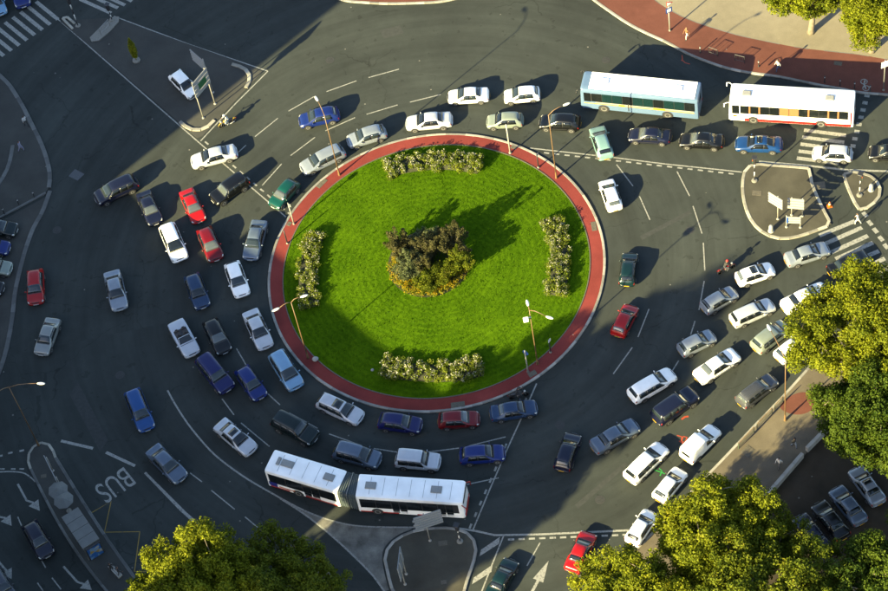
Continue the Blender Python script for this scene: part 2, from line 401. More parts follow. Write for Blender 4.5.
for i in range(1, NR + 1):
    r = 14.94 * i / NR
    for k in range(NS):
        vs.append((r * math.cos(2 * math.pi * k / NS), r * math.sin(2 * math.pi * k / NS), lawn_z(r) + (rl.uniform(-.015, .015) if i < NR else 0)))
for k in range(NS): fs.append((0, 1 + k, 1 + (k + 1) % NS))
for i in range(NR - 1):
    for k in range(NS):
        a = 1 + i * NS + k; b = 1 + i * NS + (k + 1) % NS; fs.append((a, a + NS, b + NS, b))
lawn = tag(q.add(vs, fs).build('lawn', LAWN, smooth=True), kind='structure')
# grass tufts
def tufts():
    g = np.random.default_rng(11); N = 60000
    r = 14.85 * np.sqrt(g.random(N)); a = g.random(N) * 2 * np.pi; x = r * np.cos(a); y = r * np.sin(a); z = .12 + .30 * (1 - (r / 14.95) ** 2) - .01
    b = g.random(N) * 2 * np.pi; h = g.uniform(.04, .10, N); w = g.uniform(.02, .05, N); lx, ly = g.normal(0, .03, N), g.normal(0, .03, N)
    V = np.empty((N, 3, 3)); V[:, 0] = np.stack([x - w * np.cos(b), y - w * np.sin(b), z], 1); V[:, 1] = np.stack([x + w * np.cos(b), y + w * np.sin(b), z], 1)
    V[:, 2] = np.stack([x + lx, y + ly, z + h], 1)
    me = bpy.data.meshes.new('grass'); me.from_pydata(V.reshape(-1, 3), [], np.arange(3 * N).reshape(-1, 3)); me.materials.append(leaf_mat('grass_blade', (.022, .060, .001), (.060, .125, .002), trans=.3, nsc=2.)); return me
tag(ob('grass', tufts()), 'bright green mown grass blades over the roundabout lawn', 'grass', kind='stuff')

def plate(x, y, w, d, ang_px, parent, z, mt=GRATE, name='drain_cover'):
    c = G(x, y); t = G(*ang_px) - c; a = math.atan2(t.y, t.x)
    q = MB().box((0, 0, .008), (w, d, .02), ch=.005)
    for k in range(3): q.box((0, d * (k - 1) * .28, .0215), (w * .85, d * .08, .006))
    o = q.build(name, mt, parent); o.location = (c.x, c.y, z); o.rotation_euler = (0, 0, a)
plate(322, 184, 1.25, .5, (328, 178), ringp, .125)
plate(594, 227, .5, 1.1, (600, 226), ringp, .125)
plate(458, 405.5, 1.3, .6, (466, 404.5), ringp, .125)
plate(532.5, 374.5, .8, .55, (539, 371), ringp, .125)
plate(514, 148, .6, .4, (520, 150), ringp, .125)
plate(289.5, 224.5, .5, .4, (293, 219), ringp, .125)

# right-hand islands
def Z7(*p): return [(740 + x / 5.912, 150 + y / 5.912) for x, y in p]
pxo = Z7((60, 95), (30, 125), (16, 200), (22, 290), (48, 380), (92, 450), (150, 497), (220, 522), (290, 523), (370, 505), (450, 477), (540, 442))
pxi = Z7((500, 370), (450, 265), (422, 190), (412, 112))
outer = spline(GP(pxo), 5); inner = spline(GP([pxo[-1]] + pxi), 4)[1:]; top = spline(GP([pxi[-1]] + Z7((300, 102), (180, 94), (100, 86)) + [pxo[0]]), 4)[1:-1]
isl_r, path = island('sign_island', None, ASPH2, world=outer + inner + top)
kerb(isl_r, path, 'white', True, .95, wide=1.2, seed=4)
for (x, y) in Z7((100, 258)): plate(x, y, .9, .6, (x + 5, y + .3), isl_r, .121)
isl_s, path = island('small_island', Z7((615, 145), (630, 200), (668, 290), (712, 358), (770, 330), (815, 290), (830, 240), (810, 190), (770, 157), (710, 138), (650, 132)), ASPH2, n=3)
kerb(isl_s, path, 'white', True, .9, wide=1.2, seed=5)
plate(*Z7((470, 210))[0], 1.1, .9, (826, 185), road, .0)
plate(*Z7((718, 250))[0], .7, .5, (868, 190), isl_s, .121)

# bottom island
isl_b, path = island('bottom_island', [(397, 598), (387, 569), (385.4, 556), (391, 545), (401.6, 537), (418, 531), (442, 528.6), (461, 531), (472, 538), (476, 550), (473, 564), (466.5, 583), (458, 606), (428, 616)], ASPH2, n=4)
kerb(isl_b, path, 'pale', True, 1.0, wide=1.1, seed=6)
plate(443, 544, .8, .5, (450, 543), isl_b, .121); plate(444, 583, .5, .4, (450, 582), isl_b, .121)
q = MB(); ap = spline(GP([(278, 497), (305, 514.5), (330, 534), (355, 557), (372, 574), (384, 592)]), 4) + spline(GP([(389, 590), (383.5, 569), (382.5, 553), (389, 542), (400, 534), (412, 529.5)]), 4) + spline(GP([(411, 528), (385, 527), (355, 525.5), (330, 520), (305, 510.5)]), 4)
q.flat(ap, .004); tag(q.build('sett_apron', APRON), kind='structure')

# top-left triangle island
pth = GP([(60, 21), (114.5, 17.5), (180, 41), (240, 62), (263, 71.5), (235, 101), (203, 136), (197, 138), (180, 123), (120, 71.5)])
isl_t, path = island('triangle_island', None, ASPHL, top=.03, world=pth)
kerb(isl_t, spline(GP([(180, 122), (188, 128), (197, 130.5), (207, 127.5), (214.5, 120.5)]), 4), 'white', step=.9, wide=1.5, seed=8)
kerb(isl_t, spline(GP([(232, 64.5), (241, 67), (247, 71), (250, 77), (249, 83), (246, 88)]), 4), 'white', step=.9, wide=1.5, seed=9)
kerb(isl_t, spline(GP([(73, 29), (64, 20), (63, 17.5), (67, 17), (75, 24)]), 4), 'white', step=.7, seed=10)
isl_p, path = island('crossing_refuge', [(90, 38), (114, 17), (119, 22), (99, 41)], CONC, top=.13, n=2)

# left footway
lk = spline(GP([(-16, 60), (0, 76), (10, 86), (23, 107), (33, 127), (41, 143), (47, 160), (50, 175), (49, 188)]), 5)
fw_l, path = island('left_footway', None, ASPHL, world=lk + GP([(46, 193), (22, 206), (-10, 223), (-60, 250), (-60, 30)]))
kerb(fw_l, lk, 'grey', step=1.0, wide=1.7, seed=11); kerb(fw_l, GP([(46, 193), (22, 206), (-10, 223)]), 'grey', step=1.0, seed=12)
kerb(fw_l, spline(GP([(13, 146), (11, 158), (7.5, 170), (0, 183), (-8, 192)]), 4), 'grey', step=1, wide=1.6, high=1.25, seed=13)
strip = spline(GP([(50, 191), (42, 213), (33, 229), (24, 255), (16, 288), (12, 320), (7, 347), (0, 370), (-14, 398)]), 5)
sl_, path = island('parking_strip', None, ASPHL, top=.02, world=strip + GP([(-60, 400), (-60, 255), (-8, 226), (46, 197)]))
kerb(sl_, strip, 'grey', step=1, wide=1.7, high=.6, seed=14)
q = MB(); cA = [G(x, y) for x, y in ((68.5, 176), (75, 169), (84.5, 174), (77.5, 180.5))]; q.prism(cA, -.02, .006)
q.build('road_patch', mat('patched_asphalt', (.055, .060, .066), .85, noise=.15), road)

# bottom-left island with the bus stop
def Z13(*p): return [(x / 3.9414, 441 + y / 3.94) for x, y in p]
capn = spline(GP(Z13((122, 112), (111, 75), (122, 38), (148, 14), (178, 9), (203, 27), (220, 68))), 4)
le = spline(GP(Z13((426, 600), (330, 478), (240, 340), (160, 190), (122, 112))), 5)
re = spline(GP(Z13((220, 68), (270, 150), (345, 270), (430, 400), (545, 560), (585, 615))), 5)
isl_bl, path = island('bus_stop_island', None, ASPHL, world=le[:-1] + capn + re[1:])
kerb(isl_bl, capn, 'white', step=.8, seed=15); kerb(isl_bl, le, 'grey', step=1.0, seed=16); kerb(isl_bl, re, 'grey', step=1.0, wide=1.2, seed=17)
plate(44, 477, .5, .4, (49, 476), isl_bl, .121)

# top footways
tk = spline(GP([(320, -8), (344, .5), (364, 2.5), (387, 3.7), (420, 3), (444, 1.3), (470, -5)]), 4)
f_t, path = island('top_footway', None, REDD, world=tk + GP([(470, -40), (320, -40)])); kerb(f_t, tk, 'pale', step=1, seed=18)
rk = spline(GP([(578, -14), (594, 0), (606.4, 9), (627, 23), (647, 33.5), (666, 42), (686, 53), (712, 63.5), (734, 70), (757, 74), (780, 77), (818, 85), (844, 89.5), (859, 92.6), (888, 95), (940, 99)]), 4)
ri = spline(GP([(930, 64), (888, 60), (859, 55), (831, 52), (798, 48), (767, 42), (737, 35.5), (712, 28), (686, 19), (666, 8), (650, -3), (632, -20)]), 4)
f_r, path = island('red_footway', None, REDD, world=rk + ri)
kerb(f_r, rk, 'pale', step=1.0, wide=1.0, seed=19)
pz, path = island('plaza', None, BEIGE, top=.125, world=ri[::-1] + GP([(1020, 40), (1020, -160), (600, -160)]))
kerb(pz, ri, 'grey', step=1.5, wide=.4, high=.87, seed=20)
plate(838, 64, .8, .5, (846, 65), f_r, .121)

# bottom-right footway and car park
bk = spline(GP([(560, 640), (612, 576), (660, 526), (690, 494), (724, 459), (755, 426), (786, 394), (815, 362), (850, 327), (888, 303), (960, 262)]), 5)
bi = GP([(1010, 300), (888, 378), (840, 418), (803, 457), (765, 501), (700, 575), (640, 650)])
f_b, path = island('bottom_right_footway', None, FOOTB, world=bk + bi); kerb(f_b, bk, 'pale', step=1.0, seed=21)
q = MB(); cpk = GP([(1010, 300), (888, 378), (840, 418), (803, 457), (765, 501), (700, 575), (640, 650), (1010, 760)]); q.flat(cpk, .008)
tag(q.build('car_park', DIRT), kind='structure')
q = MB(); q.flat(spline(GP([(780, 408), (790, 397), (806, 393), (818, 402), (808, 413), (793, 415)]), 4, True), .124); q.build('red_patch', REDD, f_b)
plate(748, 452, 1.0, .9, (754, 446), f_b, .121)

IRON = mat('manhole_iron', (.022, .023, .022), .75, metal=.1, noise=.3, nscale=6)
def manhole(x, y, r=.36):
    c = G(x, y); q = MB().lathe([(r * 1.25, 0), (r * 1.25, .006), (r * 1.02, .006), (r, .002), (r * .96, .009), (.02, .009)], 20)
    for k in range(4): q.box((0, (k - 1.5) * r * .4, .0105), (r * 1.3, r * .12, .004))
    o = q.build('manhole_cover', IRON, road); o.location = (c.x, c.y, .001); o.rotation_euler = (0, 0, x)
for x, y in ((57, 230), (330, 60), (606, 60), (690, 230), (560, 425), (120, 375), (600, 500)): manhole(x, y)
# old trench repairs
for px in ([(70, 395), (78, 382), (108, 440), (100, 452)], [(575, 505), (625, 462), (628, 465), (578, 509)], [(640, 236), (690, 210), (692, 213.5), (642, 240)], [(380, 30), (400, 25), (404, 33), (384, 38.5)]):
    MB().flat(GP(px), .003).build('road_patch', mat('trench_asphalt', (.0205, .0235, .0225), .9, noise=.2, nscale=3), road)
# ------------------------------------------------------------------ painted marks
ZI = [0]
def mark(name, pts, w=.14, mt=WPAINT, world=False, smooth=0, z=.006):
    P = pts if world else GP(pts); w *= .82
    if smooth: P = spline(P, smooth)
    ZI[0] += 1
    return MB().ribbon(P, w, z + .0004 * (ZI[0] % 7)).build(name, mt, road)
def poly_mark(name, pts, mt=WPAINT, world=False):
    ZI[0] += 1; return MB().flat(pts if world else GP(pts), .006 + .0004 * (ZI[0] % 7)).build(name, mt, road)
# long lines
mark('edge_line', [(58, 19), (130, 82), (203, 146), (286, 217)], .16)
mark('edge_line', [(114, 16), (190, 44.5), (268, 71)], .16); mark('edge_line', [(268, 71), (235, 104), (200.5, 141)], .16)
for i in range(13):                                     # give-way dashes beside the entry line
    f = i / 12; x, y = 205 + 83 * f, 141.5 + 71 * f
    mark('give_way_dash', [(x, y), (x + 3.4, y + 2.9)], .22)
mark('entry_line', [(530, 148), (610, 157), (666, 164), (742, 172)], .17)
for i in range(19): x = 544 + i * 10.25; y = 152.6 + (x - 544) * .1125; mark('give_way_dash', [(x, y), (x + 5.2, y + .6)], .22)
mark('edge_line', [(759, 161.5), (811, 166), (848, 170), (900, 171.5)], .28)
mark('entry_line', [(536.6, 383.6), (522, 417), (508.7, 446), (490, 489), (473, 530)], .16)
for i in range(12):
    if 0 < i < 4: continue
    f = i / 11; x, y = 526.5 - 55 * f, 398 + 126 * f; mark('give_way_dash', [(x, y), (x - 1.9, y + 4.6)], .24)
mark('entry_line', [(459, 528.5), (475, 531), (495, 535.4), (540, 534.6), (585, 532.5), (640, 530)], .24)
for i in range(12): x = 508 + i * 10.4; mark('give_way_dash', [(x, 539.8 - i * .42), (x + 6.3, 539.5 - i * .42)], .24)
mark('edge_line', [(503.6, 536), (492, 565), (482, 591), (470, 622)], .16)
for x0, y0 in ((479, 554), (471.5, 582)): poly_mark('hatch_bar', [(x0 + 2, y0 - 4), (x0 + 21, y0 - 17), (x0 + 20, y0 - 10), (x0 + .5, y0 + 2.5)])
mark('entry_line', [(167.5, 390.4), (175, 404), (188, 424), (206, 446), (222, 461), (248, 479.5), (280, 498)], .20, smooth=4)
mark('apron_line', [(280, 498), (305, 511), (330, 520.3), (355, 525.8), (385, 527.3), (416, 527.5)], .18, smooth=4)
mark('apron_line', [(280, 498.5), (305, 514.8), (330, 534.5), (355, 557.5), (373, 576), (386, 594)], .2, smooth=4)
poly_mark('tapered_line', [(144, 473.5), (146, 472), (186, 512), (201, 525), (222, 546), (218, 549), (190, 520), (180, 511)])
# dashes between the lanes
for a, b in (((288.5, 111), (314, 96.5)), ((326.5, 91.5), (356.5, 80.7)), ((368.5, 77.4), (399, 69)), ((255, 136.5), (278, 118)), ((325.3, 130.7), (355, 117.5)), ((366.6, 114.2), (397.6, 104.8)), ((410, 102), (440.7, 94.4)),
             ((290.6, 155.5), (315, 137.2)), ((262.2, 185.4), (281.8, 163.6)), ((229.6, 160.5), (246, 145)),
             ((616.6, 164.5), (633, 186)), ((639.4, 196), (650, 220)), ((677, 171.3), (689.6, 196)), ((693, 206), (702, 233.5)), ((703.3, 242.7), (704.8, 270.6)), ((704.2, 281), (699, 310)), ((695, 321), (690.6, 335)), ((678.7, 360.7), (671, 373)),
             ((649, 309), (638, 337)), ((632.3, 347.5), (613.3, 374)), ((540, 543), (527, 566)), ((469, 446), (505.7, 437)), ((463, 485.4), (498.6, 478)), ((373.8, 448.6), (398.4, 452.4)), ((427.6, 452.2), (459, 448.2)),
             ((236.5, 348.5), (246, 365)), ((267, 393), (280, 405)), ((289, 412.8), (317.7, 428.5)), ((329, 434), (361.6, 445.7)), ((222, 398.8), (234, 415)), ((241, 423), (269.5, 446.6)),
             ((190, 473), (202, 482)), ((211.4, 490.5), (234.7, 509.5)), ((245, 517), (264, 533)), ((17.8, 517), (21.6, 526)), ((40.6, 559), (45.7, 568)), ((52, 578), (61, 589.5)), ((37.5, 583), (43, 591))):
    mark('lane_dash', [a, b], .14)
for a, b in (((61, 441), (93, 448.5)), ((106, 452.4), (135, 466))): mark('bus_lane_dash', [a, b], .36)
mark('edge_line', [(-6, 472.5), (10, 471.7), (23, 473), (30, 477), (35.5, 482)], .16, smooth=4)
for x, y in ((-2, 456.5), (8, 453.5), (19.5, 451.3)): mark('give_way_dash', [(x, y), (x + 4.6, y - 1)], .25)
for x in (0, 11, 19.5): mark('give_way_dash', [(x, 469), (x + 4.6, 469.2)], .2)
# zebra crossings
for i in range(8): x, y = 58 - i * 7.75, 19.3 + i * 5.2; mark('zebra_stripe', [(x - 22, y - 18), (x, y)], .52)
for a, b in (((80, -1), (111, 13)), ((97, -1.5), (118, 7.8)), ((110, -2), (125, 5)), ((122, -4), (132, 1))): mark('zebra_stripe', [a, b], .5)
for a, b in (((819.3, 235.5), (855, 221)), ((824.6, 244), (862, 227.4)), ((831, 252.5), (868, 235.7)), ((835.5, 259), (873, 242.7)), ((841, 267), (879, 251)), ((847.5, 275), (885, 258.5)), ((852.5, 284), (892, 266))): mark('zebra_stripe', [a, b], .55)
for x, y in ((865, 214.5), (870, 223), (875.4, 230.5), (881, 238.6), (886, 246.3)): mark('crossing_square', [(x - 2, y - 2.3), (x + 2, y + 2.3)], .5)
for i in range(5): x, y = 804 - i * 1.8, 130 + i * 7; mark('zebra_stripe', [(x, y), (x + 42, y + 5.3)], .52)
for i in range(10): x, y = 867 - i * 2.0, 95.5 + i * 7.2; mark('crossing_square', [(x - 2.6, y - .3), (x + 2.6, y + .3)], .5)
# yellow zigzag, arrows, lettering, spray
mark('bus_stop_zigzag', Z13((358, 285), (438, 238), (412, 360), (551, 358), (530, 515), (610, 515)), .13, YPAINT)
def arrow(px_tail, px_tip, w=.22, hw=.62, hl=1.6):
    a, b = G(*px_tail), G(*px_tip); d = b - a; Lh = d.length; d.normalize(); nn = Vector((-d.y, d.x, 0))
    k = b - d * min(hl, Lh * .6)
    poly_mark('lane_arrow', [a + nn * w / 2, k + nn * w / 2, k + nn * hw / 2, b, k - nn * hw / 2, k - nn * w / 2, a - nn * w / 2], world=True)
arrow((531, 594), (548.6, 561), .26, 1.0, 2.4)
def bent(z):
    ZI[0] += 1; P = GP(Z13(*z)); q = MB().ribbon(P[:3], .2, .0075)
    d = (P[3] - P[2]).normalized(); nn = Vector((-d.y, d.x, 0)); q.flat([P[2] + nn * .55, P[3], P[2] - nn * .55], .0078); q.build('turn_arrow', WPAINT, road)
bent(((70, 170), (105, 235), (132, 244), (157, 276))); bent(((250, 495), (305, 556), (330, 564), (362, 588))); bent(((-30, 270), (0, 300), (22, 304), (46, 335))); bent(((-10, 470), (15, 500), (26, 512), (46, 545)))
# BUS
def letters(text, px_first, px_last, tall, name):
    cu_ = bpy.data.curves.new(name, 'FONT'); cu_.body = text; cu_.align_x = 'CENTER'; cu_.align_y = 'CENTER'; cu_.size = 1
    t = bpy.data.objects.new(name, cu_); COL.objects.link(t); dg = bpy.context.evaluated_depsgraph_get(); me = bpy.data.meshes.new_from_object(t.evaluated_get(dg)); bpy.data.objects.remove(t)
    a, b = G(*px_first), G(*px_last); d = b - a; wd = max(v.co.x for v in me.vertices) - min(v.co.x for v in me.vertices); hg = max(v.co.y for v in me.vertices) - min(v.co.y for v in me.vertices)
    c = (a + b) / 2; me.materials.clear(); me.materials.append(WPAINT)
    o = ob(name, me, road, (c.x, c.y, .007), math.atan2(d.y, d.x)); o.scale = (d.length / wd, tall / hg, 1)
letters('BUS', (129.5, 474), (99.5, 494.5), 2.35, 'bus_lettering')
for p in ([(668, 417.5), (671, 414.5), (675, 413.5)], [(679, 436), (682, 438), (680, 441)],): pass
mark('sprayed_number', [(681.5, 419.5), (685, 417), (688.5, 416.5)], .22, OPAINT)
mark('sprayed_number', [(677, 435.5), (682, 437), (681, 443)], .14, OPAINT); mark('sprayed_number', [(683, 436.5), (687, 437.5), (685, 442.5), (681.5, 441.5), (683, 436.5)], .14, OPAINT); mark('sprayed_number', [(679, 441), (684, 444)], .14, OPAINT)
mark('sprayed_number', [(654, 470), (660, 472), (665, 474)], .13, GPAINT); mark('sprayed_number', [(659, 468.5), (662, 471), (660, 476)], .13, GPAINT); mark('sprayed_number', [(664, 478), (667, 476)], .13, GPAINT)
mark('sprayed_number', [(682, 55), (682.5, 60), (685, 62.5), (690, 64)], .11, OPAINT); mark('sprayed_number', [(681, 60), (684, 61)], .11, OPAINT)
o = MB().ribbon(GP([(865, 80), (864, 84), (866, 89)], .12), .16, .126).build('cycle_symbol', WPAINT, f_r)
for cx, cy in ((864, 81.5), (866, 88)): MB().ribbon([G(cx, cy, .12) + Vector((.32 * math.cos(k * .524), .32 * math.sin(k * .524), 0)) for k in range(12)], .1, .127, True).build('cycle_symbol', WPAINT, f_r)
# ------------------------------------------------------------------ the buildings beyond the lower left whose shade lies over the junction
def building(label, u0, u1, v0, v1, H, floors, bays, wallm, name='apartment_building'):
    c = UV((u0 + u1) / 2, (v0 + v1) / 2); D, Wd = u1 - u0, v1 - v0; e = thing(name, label, 'building', (c.x, c.y, 0), SUN_AZ)
    MB().box((0, 0, (H - .6) / 2), (D, Wd, H - .6)).build('wall', wallm, e); MB().box((0, 0, H - .35), (D + .5, Wd + .5, .5), ch=.05).build('cornice', CONC, e)
    rf = MB().box((0, 0, H - .05), (D - .3, Wd - .3, .12)).build('roof', ROOFM, e)
    for k in range(3): MB().box((-D * .15, Wd * (k - 1) * .3, H + .3), (.9, .7, .7), ch=.05).build('chimney', wallm, rf)
    bw, fh = Wd / bays, (H - 1.2) / floors; pane_ = MB().box((0, 0, 0), (.06, bw * .46, fh * .56)).mesh('pane', GLASS); fr = MB()
    for s in (-1, 1): fr.box((0, s * bw * .245, 0), (.14, bw * .04, fh * .62)).box((0, 0, s * fh * .295), (.14, bw * .45, fh * .04))
    fr.box((0, 0, 0), (.12, bw * .03, fh * .55)); frm = fr.mesh('window', WHITE); sill = MB().box((.06, 0, -fh * .335), (.30, bw * .56, .08)).mesh('sill', CONC)
    for f in range(floors):
        for k in range(bays):
            w = ob('window', frm, e, (D / 2 + .06, -Wd / 2 + bw * (k + .5), .9 + fh * (f + .5))); ob('pane', pane_, w); ob('sill', sill, w)
building('cream apartment block of six storeys beyond the lower left corner', -74, -61.5, -12.5, 17.0, 20.5, 6, 10, BRICKW)
building('pale lower house of five storeys between the apartment block and the tower', -73, -61.65, 17.0, 32.6, 18.5, 5, 5, mat('pale_render', (.45, .42, .37), .85, noise=.1, nscale=.4))
building('taller apartment tower beyond the left edge', -76, -61.8, 32.6, 84, 37.5, 11, 15, mat('tower_render', (.36, .34, .30), .85, noise=.1, nscale=.4))
# ------------------------------------------------------------------ cars
# one row per section from nose to tail: place along the car, half-width share, underside, waist height, top height, top half-width share
STY = {}
def style(name, L, W, rows, cowl, rf, rr, rb, side, wheels=(.175, .80), wr=.30, box=False):
    # taller glass: lower waist, higher roof, longer windscreen
    if name != 'cabrio':
        rows = [(t + (.022 if rf - 1e-6 <= t < rf + .06 else -.012 if abs(t - cowl) < 1e-6 else 0) - (.018 if abs(t - rr) < 1e-6 and name != 'panelvan' else 0), w, zl, zb - (.075 if zt > 1.15 else .04 if t > .15 else 0), zt + (.02 if zt > 1.15 else -.02 if t > .15 else 0), wt + (.015 if zt > 1.15 else 0)) for t, w, zl, zb, zt, wt in rows]
        side = tuple(((a + .022 if i == 0 else a), b - (.012 if i == len(side) - 1 and name in ('hatch', 'estate', 'mpv', 'suv') else 0)) for i, (a, b) in enumerate(side)); cowl -= .012; rf += .022; rr -= .018 if name != 'panelvan' else 0
    STY[name] = dict(L=L, W=W, rows=rows, cowl=cowl, rf=rf, rr=rr, rb=rb, side=side, wheels=wheels, wr=wr)
NOSE = [(0, .70, .26, .48, .51, .60), (.008, .82, .24, .56, .60, .70), (.035, .93, .22, .65, .70, .78), (.10, .98, .20, .74, .80, .82), (.19, 1, .20, .82, .89, .83)]
style('hatch', 3.85, 1.66, NOSE + [(.252, 1, .2, .87, .945, .82), (.405, 1, .2, .90, 1.35, .66), (.43, 1, .2, .91, 1.40, .67), (.60, 1, .2, .93, 1.44, .68), (.78, 1, .2, .95, 1.41, .67), (.875, .985, .21, .95, 1.33, .65), (.965, .95, .24, .93, .98, .70), (.985, .91, .25, .80, .84, .70), (1, .80, .28, .55, .58, .62)],
      .252, .405, .875, .965, ((.415, .58), (.605, .83)))
style('sedan', 4.40, 1.70, NOSE + [(.258, 1, .2, .86, .925, .82), (.395, 1, .2, .89, 1.31, .64), (.42, 1, .2, .90, 1.36, .65), (.55, 1, .2, .91, 1.40, .66), (.66, 1, .2, .92, 1.37, .65), (.705, 1, .2, .92, 1.32, .64), (.83, .985, .21, .92, 1.0, .74), (.90, .97, .22, .91, .97, .76), (.965, .94, .24, .89, .94, .75), (.988, .88, .26, .70, .78, .72), (1, .78, .28, .52, .56, .62)],
      .258, .395, .705, .83, ((.405, .535), (.558, .70)))
style('estate', 4.45, 1.70, NOSE + [(.246, 1, .2, .87, .935, .82), (.378, 1, .2, .90, 1.34, .66), (.41, 1, .2, .91, 1.39, .67), (.60, 1, .2, .93, 1.44, .68), (.82, 1, .2, .95, 1.43, .68), (.925, .985, .21, .95, 1.37, .66), (.975, .95, .24, .93, .99, .72), (.99, .91, .25, .78, .83, .70), (1, .80, .28, .55, .58, .62)],
      .246, .378, .925, .975, ((.388, .53), (.55, .71), (.73, .89)))
style('mpv', 4.25, 1.76, [(0, .72, .26, .52, .55, .62), (.008, .84, .24, .62, .66, .72), (.03, .94, .22, .74, .79, .80), (.08, .98, .2, .84, .90, .83), (.15, 1, .2, .91, .99, .84), (.205, 1, .2, .95, 1.05, .82), (.375, 1, .2, .98, 1.50, .68), (.41, 1, .2, .99, 1.56, .69), (.60, 1, .2, 1.0, 1.62, .70), (.82, 1, .2, 1.01, 1.60, .70), (.92, .985, .21, 1.01, 1.52, .68), (.972, .96, .24, .97, 1.03, .74), (.99, .92, .26, .80, .85, .72), (1, .82, .30, .56, .6, .66)],
      .205, .375, .92, .972, ((.375, .545), (.565, .73), (.75, .88)), wr=.31)
style('suv', 4.35, 1.80, [(0, .76, .40, .62, .65, .66), (.01, .88, .38, .78, .82, .78), (.03, .95, .36, .88, .93, .84), (.10, .98, .34, .95, 1.0, .85), (.20, 1, .34, .99, 1.05, .85), (.27, 1, .34, 1.02, 1.09, .84), (.37, 1, .34, 1.04, 1.60, .73), (.40, 1, .34, 1.05, 1.66, .74), (.60, 1, .34, 1.06, 1.70, .75), (.85, 1, .34, 1.08, 1.69, .75), (.945, .985, .35, 1.08, 1.63, .73), (.982, .97, .37, 1.05, 1.11, .78), (.992, .93, .38, .90, .95, .76), (1, .84, .42, .66, .7, .7)],
      .27, .37, .945, .982, ((.38, .53), (.55, .71), (.73, .91)), wr=.36)
style('coupe', 4.25, 1.68, NOSE + [(.27, 1, .2, .85, .92, .80), (.40, 1, .2, .88, 1.25, .63), (.44, 1, .2, .89, 1.30, .64), (.55, 1, .2, .90, 1.33, .65), (.63, 1, .2, .91, 1.30, .64), (.68, 1, .2, .91, 1.25, .63), (.86, .985, .21, .91, .99, .72), (.92, .97, .22, .90, .95, .75), (.965, .94, .24, .87, .91, .75), (.988, .88, .26, .70, .76, .72), (1, .78, .28, .52, .56, .62)],
      .27, .40, .68, .86, ((.41, .60), (.62, .70)))
style('panelvan', 4.0, 1.62, NOSE + [(.255, 1, .2, .87, .95, .81), (.375, 1, .2, .92, 1.34, .70), (.41, 1, .2, .93, 1.39, .72), (.455, 1, .2, .93, 1.42, .73), (.475, 1, .2, .95, 1.68, .82), (.50, 1, .2, .98, 1.78, .86), (.70, 1, .2, 1.0, 1.80, .87), (.955, 1, .21, 1.0, 1.78, .86), (.985, .985, .24, .98, 1.64, .84), (.995, .96, .26, .8, .98, .80), (1, .86, .30, .56, .6, .72)],
      .255, .375, .955, .995, ((.385, .50),))
style('cabrio', 4.15, 1.72, NOSE + [(.275, 1, .2, .85, .92, .80), (.34, 1, .2, .87, .91, .82), (.55, 1, .2, .88, .92, .83), (.72, 1, .2, .90, .94, .83), (.88, .98, .22, .90, .96, .78), (.955, .94, .24, .86, .92, .74), (.986, .88, .26, .70, .75, .70), (1, .76, .28, .52, .56, .6)],
      .275, .34, .72, .88, ())

def ring(st, r):
    t, w, zl, zb, zt, wt = r; H = st['W'] / 2; wm = H * w; y6 = H * wt * w
    return [(0, zl), (wm - .12, zl), (wm - .03, zl + (zb - zl) * .16), (wm, zl + (zb - zl) * .42), (wm * .995, zl + (zb - zl) * .80), (wm * .955, zb), (y6, zb + (zt - zb) * .84), (y6 - .06, zb + (zt - zb) * .955), (y6 * .5, zb + (zt - zb) * .993), (0, zt)]
def surf(st, t, s):
    R = st['rows']; t = max(0, min(1, t)); i = 0
    while i < len(R) - 2 and R[i + 1][0] < t: i += 1
    a, b = R[i], R[i + 1]; f = (t - a[0]) / max(1e-9, b[0] - a[0]); r = [a[k] + (b[k] - a[k]) * f for k in range(6)]
    P = ring(st, r); j = min(int(s), 8); g = s - j
    return Vector((st['L'] * (.5 - t), P[j][0] + (P[j + 1][0] - P[j][0]) * g, P[j][1] + (P[j + 1][1] - P[j][1]) * g))
def sample(st, t, s, side, off):
    p = surf(st, t, s); e = .004; dt = surf(st, t + e, s) - surf(st, t - e, s); ds = surf(st, t, min(9, s + .02)) - surf(st, t, max(0, s - .02))
    n = dt.cross(ds)
    if n.length < 1e-9: n = Vector((0, 0, 1))
    n.normalize()
    if n.dot(p - Vector((p.x * .8, 0, .55))) < 0: n = -n
    p = p + n * off; return Vector((p.x, p.y * side, p.z))
def patch(q, st, grid, off=.012):
    """grid of (t, s, side): a piece lying on the car's skin, with a small edge."""
    nr, nc = len(grid), len(grid[0]); o = len(q.v)
    q.v += [tuple(sample(st, *g, off)) for r in grid for g in r]
    c = sum((Vector(v) for v in q.v[o:]), Vector()) / (nr * nc)
    a, b, d = Vector(q.v[o]), Vector(q.v[o + 1]), Vector(q.v[o + nc]); flip = (b - a).cross(d - a).dot(c - Vector((c.x * .8, 0, .55))) < 0
    def F(f): q.f.append(f[::-1] if flip else f); q.m.append(q.mi)
    for i in range(nr - 1):
        for j in range(nc - 1): k = o + i * nc + j; F((k, k + 1, k + nc + 1, k + nc))
    bd = [(0, j) for j in range(nc)] + [(i, nc - 1) for i in range(1, nr)] + [(nr - 1, j) for j in range(nc - 2, -1, -1)] + [(i, 0) for i in range(nr - 2, 0, -1)]
    o2 = len(q.v); q.v += [tuple(sample(st, *grid[i][j], -.006)) for i, j in bd]; nb = len(bd)
    for k in range(nb):
        i, j = bd[k]; i2, j2 = bd[(k + 1) % nb]; F((o + i * nc + j, o2 + k, o2 + (k + 1) % nb, o + i2 * nc + j2))
    return q
def lin(a, b, n): return [a + (b - a) * i / (n - 1) for i in range(n)]
CS = {}
